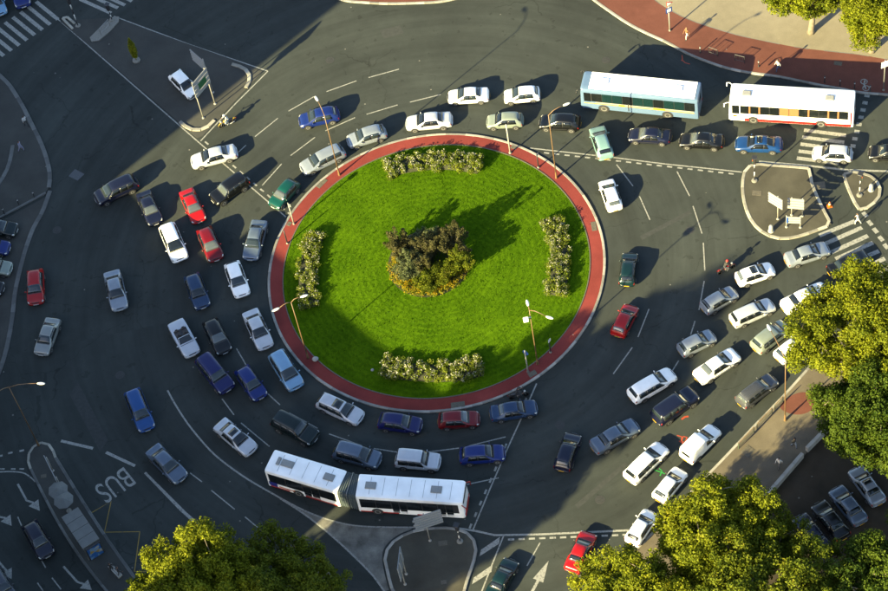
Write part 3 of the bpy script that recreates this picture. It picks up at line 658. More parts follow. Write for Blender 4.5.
def car_meshes(name):
    if name in CS: return CS[name]
    st = STY[name]; L, W = st['L'], st['W']; H = W / 2; D = {}
    R = st['rows']; q = MB(); ts = []
    for i in range(len(R) - 1):
        k = 2 if R[i + 1][0] - R[i][0] > .06 else 1
        ts += [R[i][0] + (R[i + 1][0] - R[i][0]) * j / k for j in range(k)]
    ts.append(1.)
    for t in ts:
        P = [surf(st, t, s) for s in range(10)]
        q.v += [tuple(p) for p in P] + [(p.x, -p.y, p.z) for p in P[8:0:-1]]
    n = 18
    for i in range(len(ts) - 1):
        for k in range(n): q.f.append((i * n + k, i * n + (k + 1) % n, (i + 1) * n + (k + 1) % n, (i + 1) * n + k)); q.m.append(0)
    q.f.append(tuple(range(n - 1, -1, -1))); q.f.append(tuple(range((len(ts) - 1) * n, len(ts) * n))); q.m += [0, 0]
    D['body'] = q.mesh('body', BLACK, True, 52)
    both = [(s, 1) for s in (6.12, 6.9, 8, 9)] + [(s, -1) for s in (8, 6.9, 6.12)]
    if name != 'cabrio':
        D['windscreen'] = patch(MB(), st, [[(t, s, sd) for s, sd in both] for t in lin(st['cowl'] + .006, st['rf'] - .006, 4)]).mesh('windscreen', GLASS, True)
        if name == 'panelvan':
            D['rear_window'] = MB().box((-L * .492, 0, 1.28), (.03, .9, .4), ch=.01).mesh('rear_window', GLASS)
        else:
            D['rear_window'] = patch(MB(), st, [[(t, s, sd) for s, sd in both] for t in lin(st['rr'] + (.006 if st['rb'] - st['rr'] < .1 else .012), st['rb'] - (.012 if st['rb'] - st['rr'] < .1 else .02), 4)]).mesh('rear_window', GLASS, True)
        D['side'] = []; D['trim'] = []
        for sd in (1, -1):
            a, b = st['side'][0][0], st['side'][-1][1] + .012; a2 = a - (st['rf'] - st['cowl']) * .74; last = name in ('sedan', 'coupe', 'hatch')
            D['trim'].append(patch(MB(), st, [[((a2 + (a - .012 - a2) * h) + ((b - (.035 * h if last else 0)) - (a2 + (a - .012 - a2) * h)) * f, 5.03 + .94 * h, sd) for h in (0, .5, 1)] for f in lin(0, 1, 9)], .007).mesh('window_trim', BLACK, True))
        for j, (a, b) in enumerate(st['side']):
            a2 = a - (st['rf'] - st['cowl']) * .62 if j == 0 else a; last = j == len(st['side']) - 1 and name in ('sedan', 'coupe', 'hatch')
            for sd in (1, -1):
                g = [[((a2 + (a - a2) * h) + ((b - (.035 * h if last else 0)) - (a2 + (a - a2) * h)) * f, 5.10 + .82 * h, sd) for h in (0, .5, 1)] for f in lin(0, 1, 5)]
                D['side'].append(patch(MB(), st, g).mesh('side_window', GLASS, True))
    D['cowl'] = patch(MB(), st, [[(t, s, sd) for s, sd in [(6.3, 1), (7.5, 1), (9, 1), (7.5, -1), (6.3, -1)]] for t in (st['cowl'] - .012, st['cowl'] + .003)], .008).mesh('cowl_panel', BLACK)
    D['headlight'] = [patch(MB(), st, [[(t, s, sd) for s in lin(4.15, 5.55, 3)] for t in lin(.010, .055, 4)], .014).mesh('headlight', CHROME, True) for sd in (1, -1)]
    tl = (3.7, 4.95) if name in ('hatch', 'estate', 'mpv', 'suv', 'panelvan') else (4.05, 5.1)
    D['taillight'] = [patch(MB(), st, [[(t, s, sd) for s in lin(*tl, 3)] for t in lin(.968, .992, 3)], .014).mesh('taillight', TAIL, True) for sd in (1, -1)]
    zf = .46 if name != 'suv' else .58; q = MB()
    def bumper(sx):
        q = MB(); pr = []
        for f in lin(-1, 1, 9):
            y = f * (H - .06); x = sx * (L / 2 + .012 - .16 * abs(f) ** 3.2); pr.append((x, y, zf))
        q.tube([Vector(p) for p in pr], [.055] + [.085] * 7 + [.055], 8); return q.mesh('bumper', BLACK, True)
    D['bumper'] = [bumper(1), bumper(-1)]
    D['grille'] = MB().box((L * .5 - .025, 0, zf + .13), (.05, W * .42, .11), ch=.02).mesh('grille', BLACK)
    D['plate'] = [MB().box((L * .5 + .095, 0, zf - .02), (.012, .50, .11)).mesh('number_plate', PLATE_W), MB().box((-L * .5 - .10, 0, zf + .03), (.012, .50, .11)).mesh('number_plate', PLATE_Y)]
    wr = st['wr']; D['wheel'] = MB().lathe([(wr * .55, -.10), (wr * .9, -.10), (wr, -.07), (wr, .07), (wr * .9, .10), (wr * .55, .10)], 18, 'Y').mesh('wheel', RUBBER, True, 40)
    q = MB().lathe([(wr * .60, .06), (wr * .62, .105), (wr * .5, .112), (wr * .18, .085), (.02, .09)], 18, 'Y')
    D['rim'] = [q.mesh('rim', RIM, True, 50)]
    q = MB(); q.v = []; q.lathe([(wr + .055, -.12), (wr + .055, .03), (wr * .9, .035)], 18, 'Y'); D['arch'] = q.mesh('wheel_arch', BLACK, True, 40)
    tm = st['cowl'] + (st['rf'] - st['cowl']) * .45; zb = surf(st, tm, 5).z
    D['mirror'] = [MB().sphere((L * (.5 - tm), sd * (H + .075), zb + .05), (.055, .105, .075), 10, 6).box((L * (.5 - tm), sd * (H - .02), zb + .01), (.06, .16, .035)).mesh('mirror', BLACK, True) for sd in (1, -1)]
    # door seams and handles follow the skin
    q = MB(); cuts = [c for c in ([st['side'][0][0] - (st['rf'] - st['cowl']) * .35] + [b + .008 for a, b in st['side'][:2]])] if st['side'] else [.34, .62]
    hd = []
    for sd in (1, -1):
        q = MB()
        for c in cuts: patch(q, st, [[(c - .0025, s, sd) for s in lin(2.6, 5.0, 4)], [(c + .0025, s, sd) for s in lin(2.6, 5.0, 4)]], .002)
        hd.append(q.mesh('door_seam', BLACK))
    D['seam'] = hd
    D['strip'] = [patch(MB(), st, [[(t, s, sd) for s in (3.05, 3.35)] for t in lin(.27, .70, 5)], .012).mesh('rub_strip', BLACK) for sd in (1, -1)]
    D['handle'] = [patch(MB(), st, [[(t, s, sd) for s in (4.55, 4.75)] for t in (c - .05, c - .015)], .022).mesh('door_handle', BLACK) for c in cuts[1:3] for sd in (1, -1)]
    if st['side']:
        rf, rr = st['rf'], st['rr']
        D['sunroof'] = patch(MB(), st, [[(t, s, sd) for s, sd in [(7.3, 1), (8, 1), (9, 1), (8, -1), (7.3, -1)]] for t in lin(rf + .035, rf + .035 + .24 * (rr - rf) + .06, 3)], .012).mesh('sunroof', GLASS, True)
        D['rail'] = [MB().tube([sample(st, t, 6.95, sd, .03) for t in lin(rf + .03, rr - .03, 6)], .02, 6).mesh('roof_rail', BLACK, True) for sd in (1, -1)]
        rb = [MB().tube([sample(st, t, s_, 1, .022) for t in lin(rf + .02, rr - .02, 6)], .012, 6).mesh('roof_rib', BLACK, True) for s_ in (7.4, 8.0, 8.6)]
        rb += [MB().tube([sample(st, t, s_, -1, .022) for t in lin(rf + .02, rr - .02, 6)], .012, 6).mesh('roof_rib', BLACK, True) for s_ in (7.4, 8.0, 8.6)]
        D['rib'] = rb
    if name == 'suv':
        D['spare'] = MB().lathe([(.05, 0), (.31, 0), (.34, .03), (.34, .17), (.30, .20), (.1, .21)], 18, 'X', (-L / 2 - .22, .12, .98)).mesh('spare_wheel', BLACK, True, 40)
    if name == 'cabrio':
        x0, x1 = L * (.5 - .36), L * (.5 - .70); q = MB()
        q.box(((x0 + x1) / 2, 0, .925), (x0 - x1, W * .74, .03), ch=.01); D['interior'] = q.mesh('cockpit', BLACK)
        seats = []
        for x, n_ in ((L * .02, 2), (-L * .12, 2)):
            for sd in (-1, 1):
                s = MB(); s.box((x - .18, sd * .34, .99), (.16, .46, .30), Matrix.Rotation(-.2, 3, 'Y'), ch=.04).box((x + .1, sd * .34, .94), (.42, .46, .10), ch=.04).box((x - .24, sd * .34, 1.16), (.10, .24, .14), ch=.03)
                seats.append(s.mesh('seat', mat_seat))
        D['seats'] = seats
        s = MB(); a = [Vector((L * (.5 - .31), y, .92)) for y in (-.66, .66)]; b = [Vector((L * (.5 - .31) - .50, y, 1.27)) for y in (-.54, .54)]
        s.tube([a[0], b[0], b[1], a[1]], .035, 6); D['frame'] = s.mesh('windscreen_frame', BLACK, True)
        s = MB(); nrm = (a[1] - a[0]).cross(b[0] - a[0]).normalized() * .006; s.add([p + d for d in (nrm, -nrm) for p in (a[0], a[1], b[1], b[0])], [(0, 1, 2, 3), (7, 6, 5, 4)]); D['windscreen'] = s.mesh('windscreen', GLASS)
        D['wheelring'] = MB().tube([Vector((L * .11 + .05 * math.cos(k * .45), .34 + .18 * math.cos(k * .45), 1.02 + .16 * math.sin(k * .45))) for k in range(15)], .018, 5).mesh('steering_wheel', BLACK)
    CS[name] = D; return D
mat_seat = mat('dark_leather', (.035, .03, .028), .6)
PC = {}
def paintm(name, col, metal=.35, rough=.28):
    if name not in PC: PC[name] = mat('paint_' + name, col, rough, metal, spec=.35, coat=.25, noise=.06, nscale=2)
    return PC[name]
PAL = dict(white=((.78, .78, .76), 0), silver=((.20, .228, .265), .35), beige=((.20, .21, .20), .3), lightgrey=((.40, .42, .45), .25), grey=((.060, .064, .075), .35), black=((.003, .0034, .004), .0), navy=((.004, .0055, .018), .0), blue=((.006, .016, .105), .1), midblue=((.010, .050, .17), .15), cobalt=((.006, .032, .115), .1),
           paleblue=((.15, .27, .40), .25), steelblue=((.016, .035, .080), .2), greyblue=((.085, .112, .155), .35), royal=((.006, .008, .062), .05), red=((.25, .004, .004), .0), darkred=((.105, .003, .005), .1), teal=((.003, .045, .036), .1), darkteal=((.0025, .013, .015), .05), darkgreen=((.003, .009, .0085), .05), aqua=((.15, .26, .255), .2), palegreen=((.175, .205, .175), .25))
def car(sty, colr, rear, front, label, group='cars in the traffic round the roundabout', **kw):
    st = STY[sty]; D = car_meshes(sty); a, b = G(*rear, .55), G(*front, .55); c = (a + b) / 2; d = b - a
    k = max(.94, min(1.06, d.length / st['L']))
    e = thing({'hatch': 'hatchback', 'sedan': 'saloon_car', 'estate': 'estate_car', 'mpv': 'people_carrier', 'suv': 'off_road_car', 'coupe': 'coupe', 'panelvan': 'delivery_van', 'cabrio': 'convertible'}[sty], label, 'van' if sty == 'panelvan' else 'car', (c.x, c.y, kw.get('z', .002)), math.atan2(d.y, d.x), group)
    e.scale = (k, max(.97, min(1.03, k)), max(.97, min(1.03, k)))
    pm = paintm(colr, *PAL[colr]); tr = pm if kw.get('painted', True) else BLACK
    def part(name, me, m=None, parent=e):
        o = ob(name, me, parent)
        if m: paint_slot(o, m)
        return o
    part('body', D['body'], pm)
    gl = kw.get('glass'); gk = int(rear[0] * 7 + rear[1] * 3) % 3; ws = part('windscreen', D['windscreen'], GLASSB if gl and 'f' in gl else GLASSM if gk else None)
    if 'rear_window' in D: part('rear_window', D['rear_window'], GLASSB if gl and 'r' in gl else GLASSM if gk == 1 else None)
    for s in D.get('trim', []): part('window_trim', s)
    for s in D.get('side', []): part('side_window', s, GLASSM if gk == 1 else None)
    part('cowl_panel', D['cowl'])
    for h in D['headlight']: part('headlight', h)
    for h in D['taillight']: part('taillight', h)
    for i, h in enumerate(D['bumper']): part('bumper', h, tr)
    part('grille', D['grille']); part('number_plate', D['plate'][0]); part('number_plate', D['plate'][1], PLATE_Y if kw.get('yplate', True) else PLATE_W)
    for i, tw in enumerate(st['wheels']):
        for sd in (1, -1):
            x = st['L'] * (.5 - tw); y = sd * (st['W'] / 2 - .085); ar = part('wheel_arch', D['arch']); ar.location = (x, sd * (st['W'] / 2 - .022), st['wr'] + .02); ar.rotation_euler = (0, 0, 0 if sd > 0 else math.pi)
            w = part('wheel', D['wheel']); w.location = (x, y, st['wr']); w.rotation_euler = (0, 0, 0 if sd > 0 else math.pi); part('rim', D['rim'][0], None, w)
    for h in D['mirror']: part('mirror', h, tr)
    for h in D['seam']: part('door_seam', h)
    for h in D['strip']: part('rub_strip', h, None if not kw.get('painted', True) or gk == 2 else pm)
    for h in D['handle']: part('door_handle', h, tr)
    if kw.get('sunroof'): part('sunroof', D['sunroof'])
    if kw.get('rails'):
        for h in D['rail']: part('roof_rail', h)
    if kw.get('ribs'):
        for h in D['rib']: part('roof_rib', h, pm)
    if kw.get('blackroof'):
        pass
    if 'spare' in D and kw.get('spare', True): part('spare_wheel', D['spare'])
    if sty == 'cabrio':
        part('cockpit', D['interior']); part('windscreen_frame', D['frame'], pm); part('steering_wheel', D['wheelring'])
        for s in D['seats']: part('seat', s)
    return e
TOPG = 'cars in the traffic round the roundabout'; PK = 'parked cars'
for row in (
 # around the top left
 ('mpv', 'blue', (14, -28), (25, 11), 'blue car waiting on the zebra crossing at the top left corner', {}),
 ('hatch', 'paleblue', (-12, -16), (3, 19), 'pale blue car cut by the left edge on the top left zebra crossing', {}),
 ('hatch', 'white', (174, 74), (195, 95), 'white hatchback parked on the triangle island by the direction signs', dict(painted=False)),
 ('hatch', 'blue', (339, 113.5), (299.5, 121.5), 'dark blue hatchback alone in the middle lane at the top left', {}),
 ('hatch', 'silver', (385.5, 131), (348, 142), 'silver hatchback beside the red kerb behind a silver estate', {}),
 ('sedan', 'lightgrey', (452, 119.5), (406.5, 123.5), 'pale silver saloon nearest the top of the red ring', {}),
 ('estate', 'silver', (343.5, 150), (302, 169.5), 'silver estate beside the red kerb below the tan lamp post', {}),
 ('sedan', 'lightgrey', (236.6, 151), (191.7, 162.5), 'pale silver saloon crossing the entry line below the triangle island', {}),
 ('sedan', 'white', (489, 94.5), (448, 97), 'white saloon in the top lane, left of a white hatchback', dict(painted=False)),
 ('hatch', 'white', (540, 93.5), (504, 96.5), 'white hatchback in the top lane in front of the blue coach', dict(painted=False)),
 ('hatch', 'palegreen', (522.5, 120), (487.5, 121.5), 'pale greenish hatchback behind the slim white post at the ring top', {}),
 ('hatch', 'black', (580, 123.5), (540, 121.5), 'black hatchback behind the tall tan lamp post at the ring top', {}),
 ('hatch', 'aqua', (606.5, 158), (596.5, 127), 'pale aqua hatchback crossing the dashed entry line below the blue coach', dict(glass='f')),
 ('sedan', 'navy', (671, 137), (629, 134.5), 'navy blue saloon below the middle of the blue coach', dict(glass='f')),
 ('sedan', 'black', (723.5, 142), (680, 139.5), 'black saloon between the navy saloon and the bright blue coupe', dict(glass='f')),
 ('coupe', 'cobalt', (783, 145), (735, 143.5), 'bright blue coupe below the white and red coach', dict(sunroof=True)),
 ('hatch', 'lightgrey', (852, 155), (813, 152.5), 'pale silver hatchback standing on the top right zebra crossing', {}),
 ('hatch', 'black', (908, 154), (869, 152), 'black car cut by the right edge beside the small island', {}),
 # left side, driving down
 ('mpv', 'navy', (137, 181), (96, 200), 'near black people carrier farthest left at the edge of the shade', {}),
 ('sedan', 'navy', (143, 192.5), (156, 223), 'navy saloon beside the near black people carrier', dict(glass='f')),
 ('sedan', 'red', (186, 190.5), (199.5, 221), 'bright red saloon with pale sky in its windscreen beside the black off-road car', dict(glass='f')),
 ('mpv', 'white', (165.5, 223), (182, 263), 'white people carrier left of the dark red car', {}),
 ('hatch', 'darkred', (203, 227), (217.5, 261.5), 'dark red hatchback behind the bright red saloon', dict(glass='f')),
 ('suv', 'black', (246, 179), (213.5, 201), 'black off-road car crossing the entry line towards the red saloon', dict(spare=False, glass='f')),
 ('hatch', 'teal', (295.5, 181.5), (273, 206), 'teal green hatchback beside the red ring at the upper left', dict(glass='f')),
 ('sedan', 'greyblue', (260.5, 221), (250, 259), 'grey blue saloon left of the red ring in the shade', {}),
 ('hatch', 'white', (231, 261.5), (243.5, 297.5), 'white hatchback below the grey blue saloon by the ring', {}),
 ('sedan', 'silver', (111.5, 271), (120.5, 310), 'silver saloon alone in the shaded lane at the middle left', {}),
 ('hatch', 'steelblue', (191, 274.5), (203.5, 308), 'steel blue hatchback below the white people carrier', {}),
 ('hatch', 'red', (35.5, 270.5), (35.8, 303.5), 'red hatchback alone near the left edge', dict(yplate=False)),
 ('sedan', 'beige', (54, 319.5), (41, 353.5), 'beige silver saloon below the red hatchback near the left edge', {}),
 ('hatch', 'darkgreen', (-20, 227), (16.5, 230), 'dark green parked car, uppermost of the row at the left edge', dict(g=PK, z=.024)),
 ('hatch', 'blue', (-27, 246), (9, 248.5), 'blue parked car, second of the row at the left edge', dict(g=PK, z=.024)),
 ('hatch', 'palegreen', (-25, 266), (11, 269), 'silver green parked car, third of the row at the left edge', dict(g=PK, z=.024)),
 ('hatch', 'black', (-33, 286), (3, 289), 'black parked car, lowest of the row at the left edge', dict(g=PK, z=.024)),
 ('cabrio', 'lightgrey', (174.5, 321), (193.5, 355.5), 'open silver convertible with black seats', {}),
 ('hatch', 'black', (208.5, 319), (226, 354), 'black hatchback right of the open convertible', dict(glass='f')),
 ('suv', 'royal', (202, 358), (229, 391.5), 'dark blue off-road car below the open convertible', dict(spare=False)),
 ('estate', 'midblue', (131.5, 390), (148, 431), 'mid blue estate alone in the shaded lane at the lower left', {}),
 ('sedan', 'lightgrey', (249.5, 311), (266.5, 348), 'silver white saloon next to the left of the red ring', {}),
 ('mpv', 'paleblue', (275.5, 353.5), (297, 388), 'pale blue people carrier hugging the kerb at the lower left of the ring', {}),
 ('hatch', 'blue', (241, 369), (261, 397.5), 'vivid blue hatchback beside the dark blue off-road car', {}),
 ('suv', 'darkgreen', (273, 417.5), (318, 441.5), 'dark green off-road car above the articulated bus', dict(spare=False)),
 ('estate', 'lightgrey', (319.5, 400), (361, 419), 'pale silver estate with a dark sunroof beside the lower left kerb', dict(sunroof=True)),
 ('hatch', 'royal', (379, 421), (421, 426), 'royal blue hatchback between the silver estate and the red hatchback', {}),
 ('sedan', 'lightgrey', (217.5, 422.5), (253.5, 452.5), 'pale silver saloon with a dark sunroof behind the articulated bus', dict(sunroof=True)),
 ('mpv', 'greyblue', (335, 450), (379.5, 461.5), 'grey blue people carrier above the joint of the articulated bus', {}),
 ('suv', 'lightgrey', (398, 459.5), (438, 463), 'small silver off-road car above the front half of the articulated bus', dict(spare=False)),
 ('hatch', 'darkred', (438.5, 421.5), (479, 418.5), 'dark red hatchback below the bottom of the red ring', dict(glass='f')),
 ('sedan', 'steelblue', (490.5, 414.5), (536.5, 407), 'steel blue saloon beside a motorcycle at the lower right of the ring', dict(glass='r')),
 ('hatch', 'blue', (459, 457), (505.5, 452.5), 'bright blue hatchback crossing the entry line above the bus front', {}),
 ('hatch', 'navy', (561.5, 470), (574, 434), 'navy hatchback driving upward left of the silver saloon', {}),
 ('sedan', 'greyblue', (593, 449), (637, 424), 'silver grey saloon right of the navy hatchback', {}),
 ('estate', 'white', (631, 398), (673, 373), 'white estate left of the dark off-road car', {}),
 ('suv', 'navy', (655, 421), (695, 393), 'near black off-road car with a yellow rear plate below the white estate', dict(spare=False)),
 ('estate', 'white', (629, 480), (663.5, 446), 'white estate with a ribbed roof beside the green sprayed marks', dict(ribs=True)),
 ('hatch', 'white', (658, 500), (682, 470), 'small white hatchback above the yellow tree at the lower right', dict(painted=False)),
 ('hatch', 'white', (632, 542), (651, 513), 'white hatchback half hidden by the lower right tree', {}),
 ('sedan', 'red', (572, 570), (589, 534), 'red saloon crossing the dashed line at the bottom', dict(painted=False)),
 ('sedan', 'darkteal', (492, 598), (512, 560.5), 'dark teal saloon cut by the bottom edge beside the hatched bars', {}),
 ('panelvan', 'white', (685.5, 459.5), (716, 428), 'white delivery van with a tall box beside the orange sprayed number', {}),
 ('sedan', 'white', (697, 379.5), (737, 353), 'old white saloon with straight edges left of the grey estate', dict(painted=False, glass='r')),
 ('estate', 'grey', (740, 404), (774, 378), 'dark grey estate with a ribbed roof by the kerb railings', dict(ribs=True, glass='r')),
 ('hatch', 'silver', (680.5, 351.5), (713, 335), 'silver hatchback above the old white saloon', {}),
 ('hatch', 'silver', (704.5, 309), (734, 291.5), 'silver blue hatchback behind the white hatchback with the sunroof', {}),
 ('estate', 'lightgrey', (732, 322), (772.5, 303.5), 'pale silver estate right of the silver blue hatchback', {}),
 ('mpv', 'palegreen', (756, 348.5), (786, 325.5), 'pale green people carrier under the right-hand street lamp', {}),
 ('sedan', 'white', (783, 309), (827, 287.5), 'white saloon in front of the pale green people carrier', {}),
 ('hatch', 'white', (820, 323), (855, 306), 'white car half hidden by the golden tree near the right edge', {}),
 ('hatch', 'white', (778, 359), (807, 337), 'white car peeping out at the left of the golden tree', {}),
 ('sedan', 'silver', (786, 261), (828, 247.5), 'silver saloon stopping at the right-hand zebra crossing', {}),
 ('hatch', 'white', (737, 280.5), (773, 268), 'white hatchback with a dark sunroof behind the motorcyclist', dict(sunroof=True, glass='r')),
 ('sedan', 'black', (829.5, 273), (868, 255.5), 'black saloon standing on the right-hand zebra crossing', {}),
 ('hatch', 'white', (615.5, 209.5), (605.5, 180), 'white hatchback driving up at the right of the red ring', dict(glass='r')),
 ('hatch', 'darkteal', (626.5, 285), (630.5, 253), 'dark teal hatchback driving up at the right of the red ring', {}),
 ('hatch', 'red', (617.5, 335), (632, 306), 'red hatchback driving up at the lower right of the ring', dict(glass='r')),
 # car park
 ('sedan', 'greyblue', (861.5, 523), (835, 488.5), 'pale grey blue saloon in the dark car park beside the silver one', dict(g=PK, z=.01)),
 ('sedan', 'silver', (878, 501.5), (856, 470.5), 'silver saloon with a sunroof, farthest right in the car park', dict(g=PK, z=.01, sunroof=True)),
 ('sedan', 'black', (844, 538), (817.5, 503.5), 'black car in deep shade left of the grey blue saloon in the car park', dict(g=PK, z=.01)),
 ('sedan', 'navy', (825, 551), (798.5, 516.5), 'dark car farthest left in the shaded car park', dict(g=PK, z=.01)),
 # lower left
 ('sedan', 'greyblue', (151, 448), (182.5, 480), 'slate blue saloon right of the BUS lettering', {}),
 ('hatch', 'navy', (29, 524), (47.5, 556), 'navy hatchback left of the bus shelter', {}),
 ('hatch', 'grey', (-8, 570), (11, 602), 'grey car cut by the bottom left corner', {}),
):
    sty, colr, a, b, lab, kw = row; kw = dict(kw); g = kw.pop('g', TOPG)
    car(sty, colr, a, b, lab, g, **kw)
# ------------------------------------------------------------------ coaches and the articulated bus
def shell(L, W, H, z0=.30, z1=None, rake=(.10, .04), cr_=.16):
    """Long rounded body between z0 and H, front at +x."""
    z1 = z1 or H; q = MB(); n = None; hw = W / 2
    st = [(-L / 2, .12, .10), (-L / 2 + .05, .04, .03), (-L / 2 + .16, 0, 0), (-L / 6, 0, 0), (L / 6, 0, 0), (L / 2 - .30, 0, 0), (L / 2 - .12, .03, .02), (L / 2 - .03, .10, .06), (L / 2, .22, .14)]
    rows = []
    for x, iy, iz in st:
        w = hw - iy; t = z1 - iz; b = z0 + iz * .6
        sec = [(w - .05, b), (w, b + .06), (w, z0 + .55), (w - .01, z0 + 1.1), (w - .035, t - .42), (w - .05, t - cr_), (w - .05 - cr_ * .3, t - cr_ * .3), (w - .05 - cr_, t), (w * .5, t + .015), (0, t + .02)]
        full = sec + [(-y, z) for y, z in sec[-2::-1]]; n = len(full)
        f = (x + L / 2) / L
        for y, z in full:
            lean = (z - z0) / (H - z0); xx = x - (rake[0] * lean if f > .9 else 0) + (rake[1] * lean if f < .1 else 0)
            rows.append((xx, y, z))
    q.v = rows
    for i in range(len(st) - 1):
        for k in range(n): q.f.append((i * n + k, i * n + (k + 1) % n, (i + 1) * n + (k + 1) % n, (i + 1) * n + k)); q.m.append(0)
    q.f.append(tuple(range(n - 1, -1, -1))); q.f.append(tuple(range((len(st) - 1) * n, len(st) * n))); q.m += [0, 0]
    return q
BUSW = mat('bus_white', (.82, .82, .80), .35, coat=.2, noise=.08, nscale=.9); BUSB = mat('coach_blue', (.080, .130, .215), .35, coat=.4); BUSD = mat('bus_blue', (.01, .014, .15), .4)
BUSR = mat('bus_red', (.28, .010, .008), .4); BUSY = mat('coach_yellow', (.40, .20, .006), .4); BUSG = mat('bus_glass', (.006, .008, .009), .1, spec=.6); BUSGT = mat('teal_bus_glass', (.005, .017, .019), .1, spec=.7)
CURT = mat('orange_curtain', (.20, .085, .03), .8); HATCH = mat('roof_hatch_grey', (.21, .21, .2), .5, noise=.1); BELL = mat('bellows_rubber', (.045, .06, .066), .7, noise=.15); CREAM = mat('coach_cream', (.26, .24, .18), .4)
def pane(parent, name, x0, x1, y, z0, z1, mt, tilt=0., th=.02):
    o = MB().box((0, 0, 0), (x1 - x0, th, z1 - z0), ch=.006).build(name, mt, parent)
    o.location = ((x0 + x1) / 2, y, (z0 + z1) / 2); o.rotation_euler = (tilt, 0, 0); return o
def bus_wheel(parent, x, y, r=.48):
    q = MB().lathe([(r * .6, -.14), (r * .92, -.14), (r, -.10), (r, .10), (r * .92, .14), (r * .6, .14)], 22, 'Y'); w = q.build('wheel', RUBBER, parent, True, 40); w.location = (x, y, r); w.rotation_euler = (0, 0, 0 if y > 0 else math.pi)
    MB().lathe([(r * .62, .10), (r * .64, .145), (r * .45, .15), (r * .25, .09), (.03, .11)], 22, 'Y').build('rim', RIM, w, True, 50)
    a = MB().lathe([(r + .09, -.2), (r + .09, .01), (r * .9, .012)], 22, 'Y').build('wheel_arch', BLACK, parent, True, 40); a.location = (x, y + (.10 if y > 0 else -.10), r + .02); a.rotation_euler = (0, 0, 0 if y > 0 else math.pi)
def bus_place(name, label, rear, front, side, W, h=.30):
    a, b = G(*rear, h), G(*front, h); d = b - a; n = Vector((-d.y, d.x, 0)).normalized() * side; c = (a + b) / 2 - n * W / 2
    return thing(name, label, 'bus', (c.x, c.y, .002), math.atan2(d.y, d.x)), d.length
def hatchbox(e, x, y, l=1.0, w=.75, z=0, mt=HATCH):
    o = MB().box((0, 0, .05), (l, w, .12), ch=.03).build('roof_hatch', mt, e); o.location = (x, y, z); MB().box((0, 0, .125), (l * .8, w * .78, .02), ch=.008).build('hatch_lid', mt, o)
SEAM = mat('roof_seam', (.30, .30, .29), .6)
def seams(e, L, W, z, n, w=.72):
    for k in range(1, n): MB().box((-L / 2 + L * k / n, 0, z), (.035, W * w, .012)).build('roof_seam', SEAM, e)
# blue and white coach
W = 2.5; e, L = bus_place('coach', 'pale blue coach with a white roof and yellow stripes at the top', (699, 119.5), (580.5, 107.5), 1, W); H = 3.25; L -= .05
shell(L, W, H).build('body', BUSB, e, True, 35); hw = W / 2
MB().box((-.28, 0, 0), (L - 1.3, W - .34, .05), ch=.02).build('roof_panel', BUSW, e).location = (0, 0, H + .035)
seams(e, L - 1.4, W, H + .064, 9)
for x in (-L * .32, L * .30): hatchbox(e, x, 0, .8, .7, H + .06, BUSW)
for sd in (1, -1):
    n = 10; x0, x1 = -L / 2 + .35, L / 2 - 1.2
    pane(e, 'window_band', x0, L / 2 - .42, sd * (hw - .027), 1.48, 2.76, BLACK, sd * .028)
    for i in range(n): a = x0 + (x1 - x0) * i / n; pane(e, 'window', a + .02, a + (x1 - x0) / n - .02, sd * (hw - .017), 1.52, 2.72, BUSGT if i % 3 else BUSG, sd * .028)
    pane(e, 'driver_window', L / 2 - 1.12, L / 2 - .42, sd * (hw - .018), 1.45, 2.74, BUSG, sd * .028)
    pane(e, 'stripe', -L / 2 + .4, L / 2 - .4, sd * (hw + .004), 1.16, 1.24, BUSY); pane(e, 'stripe', -L / 2 + .5, L / 2 - 1.6, sd * (hw + .004), 1.30, 1.46, CREAM)
    pane(e, 'emblem', L * .12, L * .17, sd * (hw + .010), 1.14, 1.40, BUSY); pane(e, 'emblem', -L * .22, -L * .12, sd * (hw + .010), 1.18, 1.44, BUSY)
    pane(e, 'door_gap', L * .085, L * .093, sd * (hw + .006), .5, 1.6, BLACK)
    for x in (L * .30, -L * .24): bus_wheel(e, x, sd * (hw - .11))
def front_glass(e, L, W, H, z0, z1, mt=BUSG, back=False):
    s = -1 if back else 1; q = MB(); rows = []
    for z in (z0, (z0 + z1) / 2, z1):
        for f in lin(-1, 1, 7): lean = (z - .3) / (H - .3); rows.append((s * (L / 2 - (.10 if not back else .04) * lean + .015 - .10 * abs(f) ** 3), f * (W / 2 - .24), z))
    fs = [(i * 7 + k, i * 7 + k + 1, (i + 1) * 7 + k + 1, (i + 1) * 7 + k) for i in range(2) for k in range(6)]
    q.add(rows, [f[::-1] for f in fs] if back else fs); return q.build('rear_window' if back else 'windscreen', mt, e, True)
front_glass(e, L, W, H, 1.35, 2.75); front_glass(e, L, W, H, 1.8, 2.6, BUSG, True)
def bus_lights(e, L, W, z=.75):
    for sd in (1, -1):
        MB().sphere((L / 2 - .03, sd * (W / 2 - .42), z), (.06, .16, .12), 12, 6).build('headlight', CHROME, e, True); MB().box((-L / 2 + .0, sd * (W / 2 - .30), z + .1), (.05, .14, .34), ch=.02).build('taillight', TAIL, e)
    MB().tube([(L / 2 - .15, y, .42) for y in lin(-W / 2 + .25, W / 2 - .25, 5)], .13, 8).build('bumper', BLACK, e, True)
    MB().box((L / 2 + .06, 0, .55), (.012, .52, .12)).build('number_plate', PLATE_W, e)
def bus_mirrors(e, L, W, H, mt, reach=.45):
    for sd in (1, -1):
        MB().tube([(L / 2 - .22, sd * (W / 2 - .15), H - .25), (L / 2 + .12, sd * (W / 2 + .02), H - .12), (L / 2 + reach * .7, sd * (W / 2 + .08), H - .25)], .035, 6).box((L / 2 + reach * .7, sd * (W / 2 + .08), H - .48), (.10, .22, .42), ch=.03).build('mirror', mt, e, True, 40)
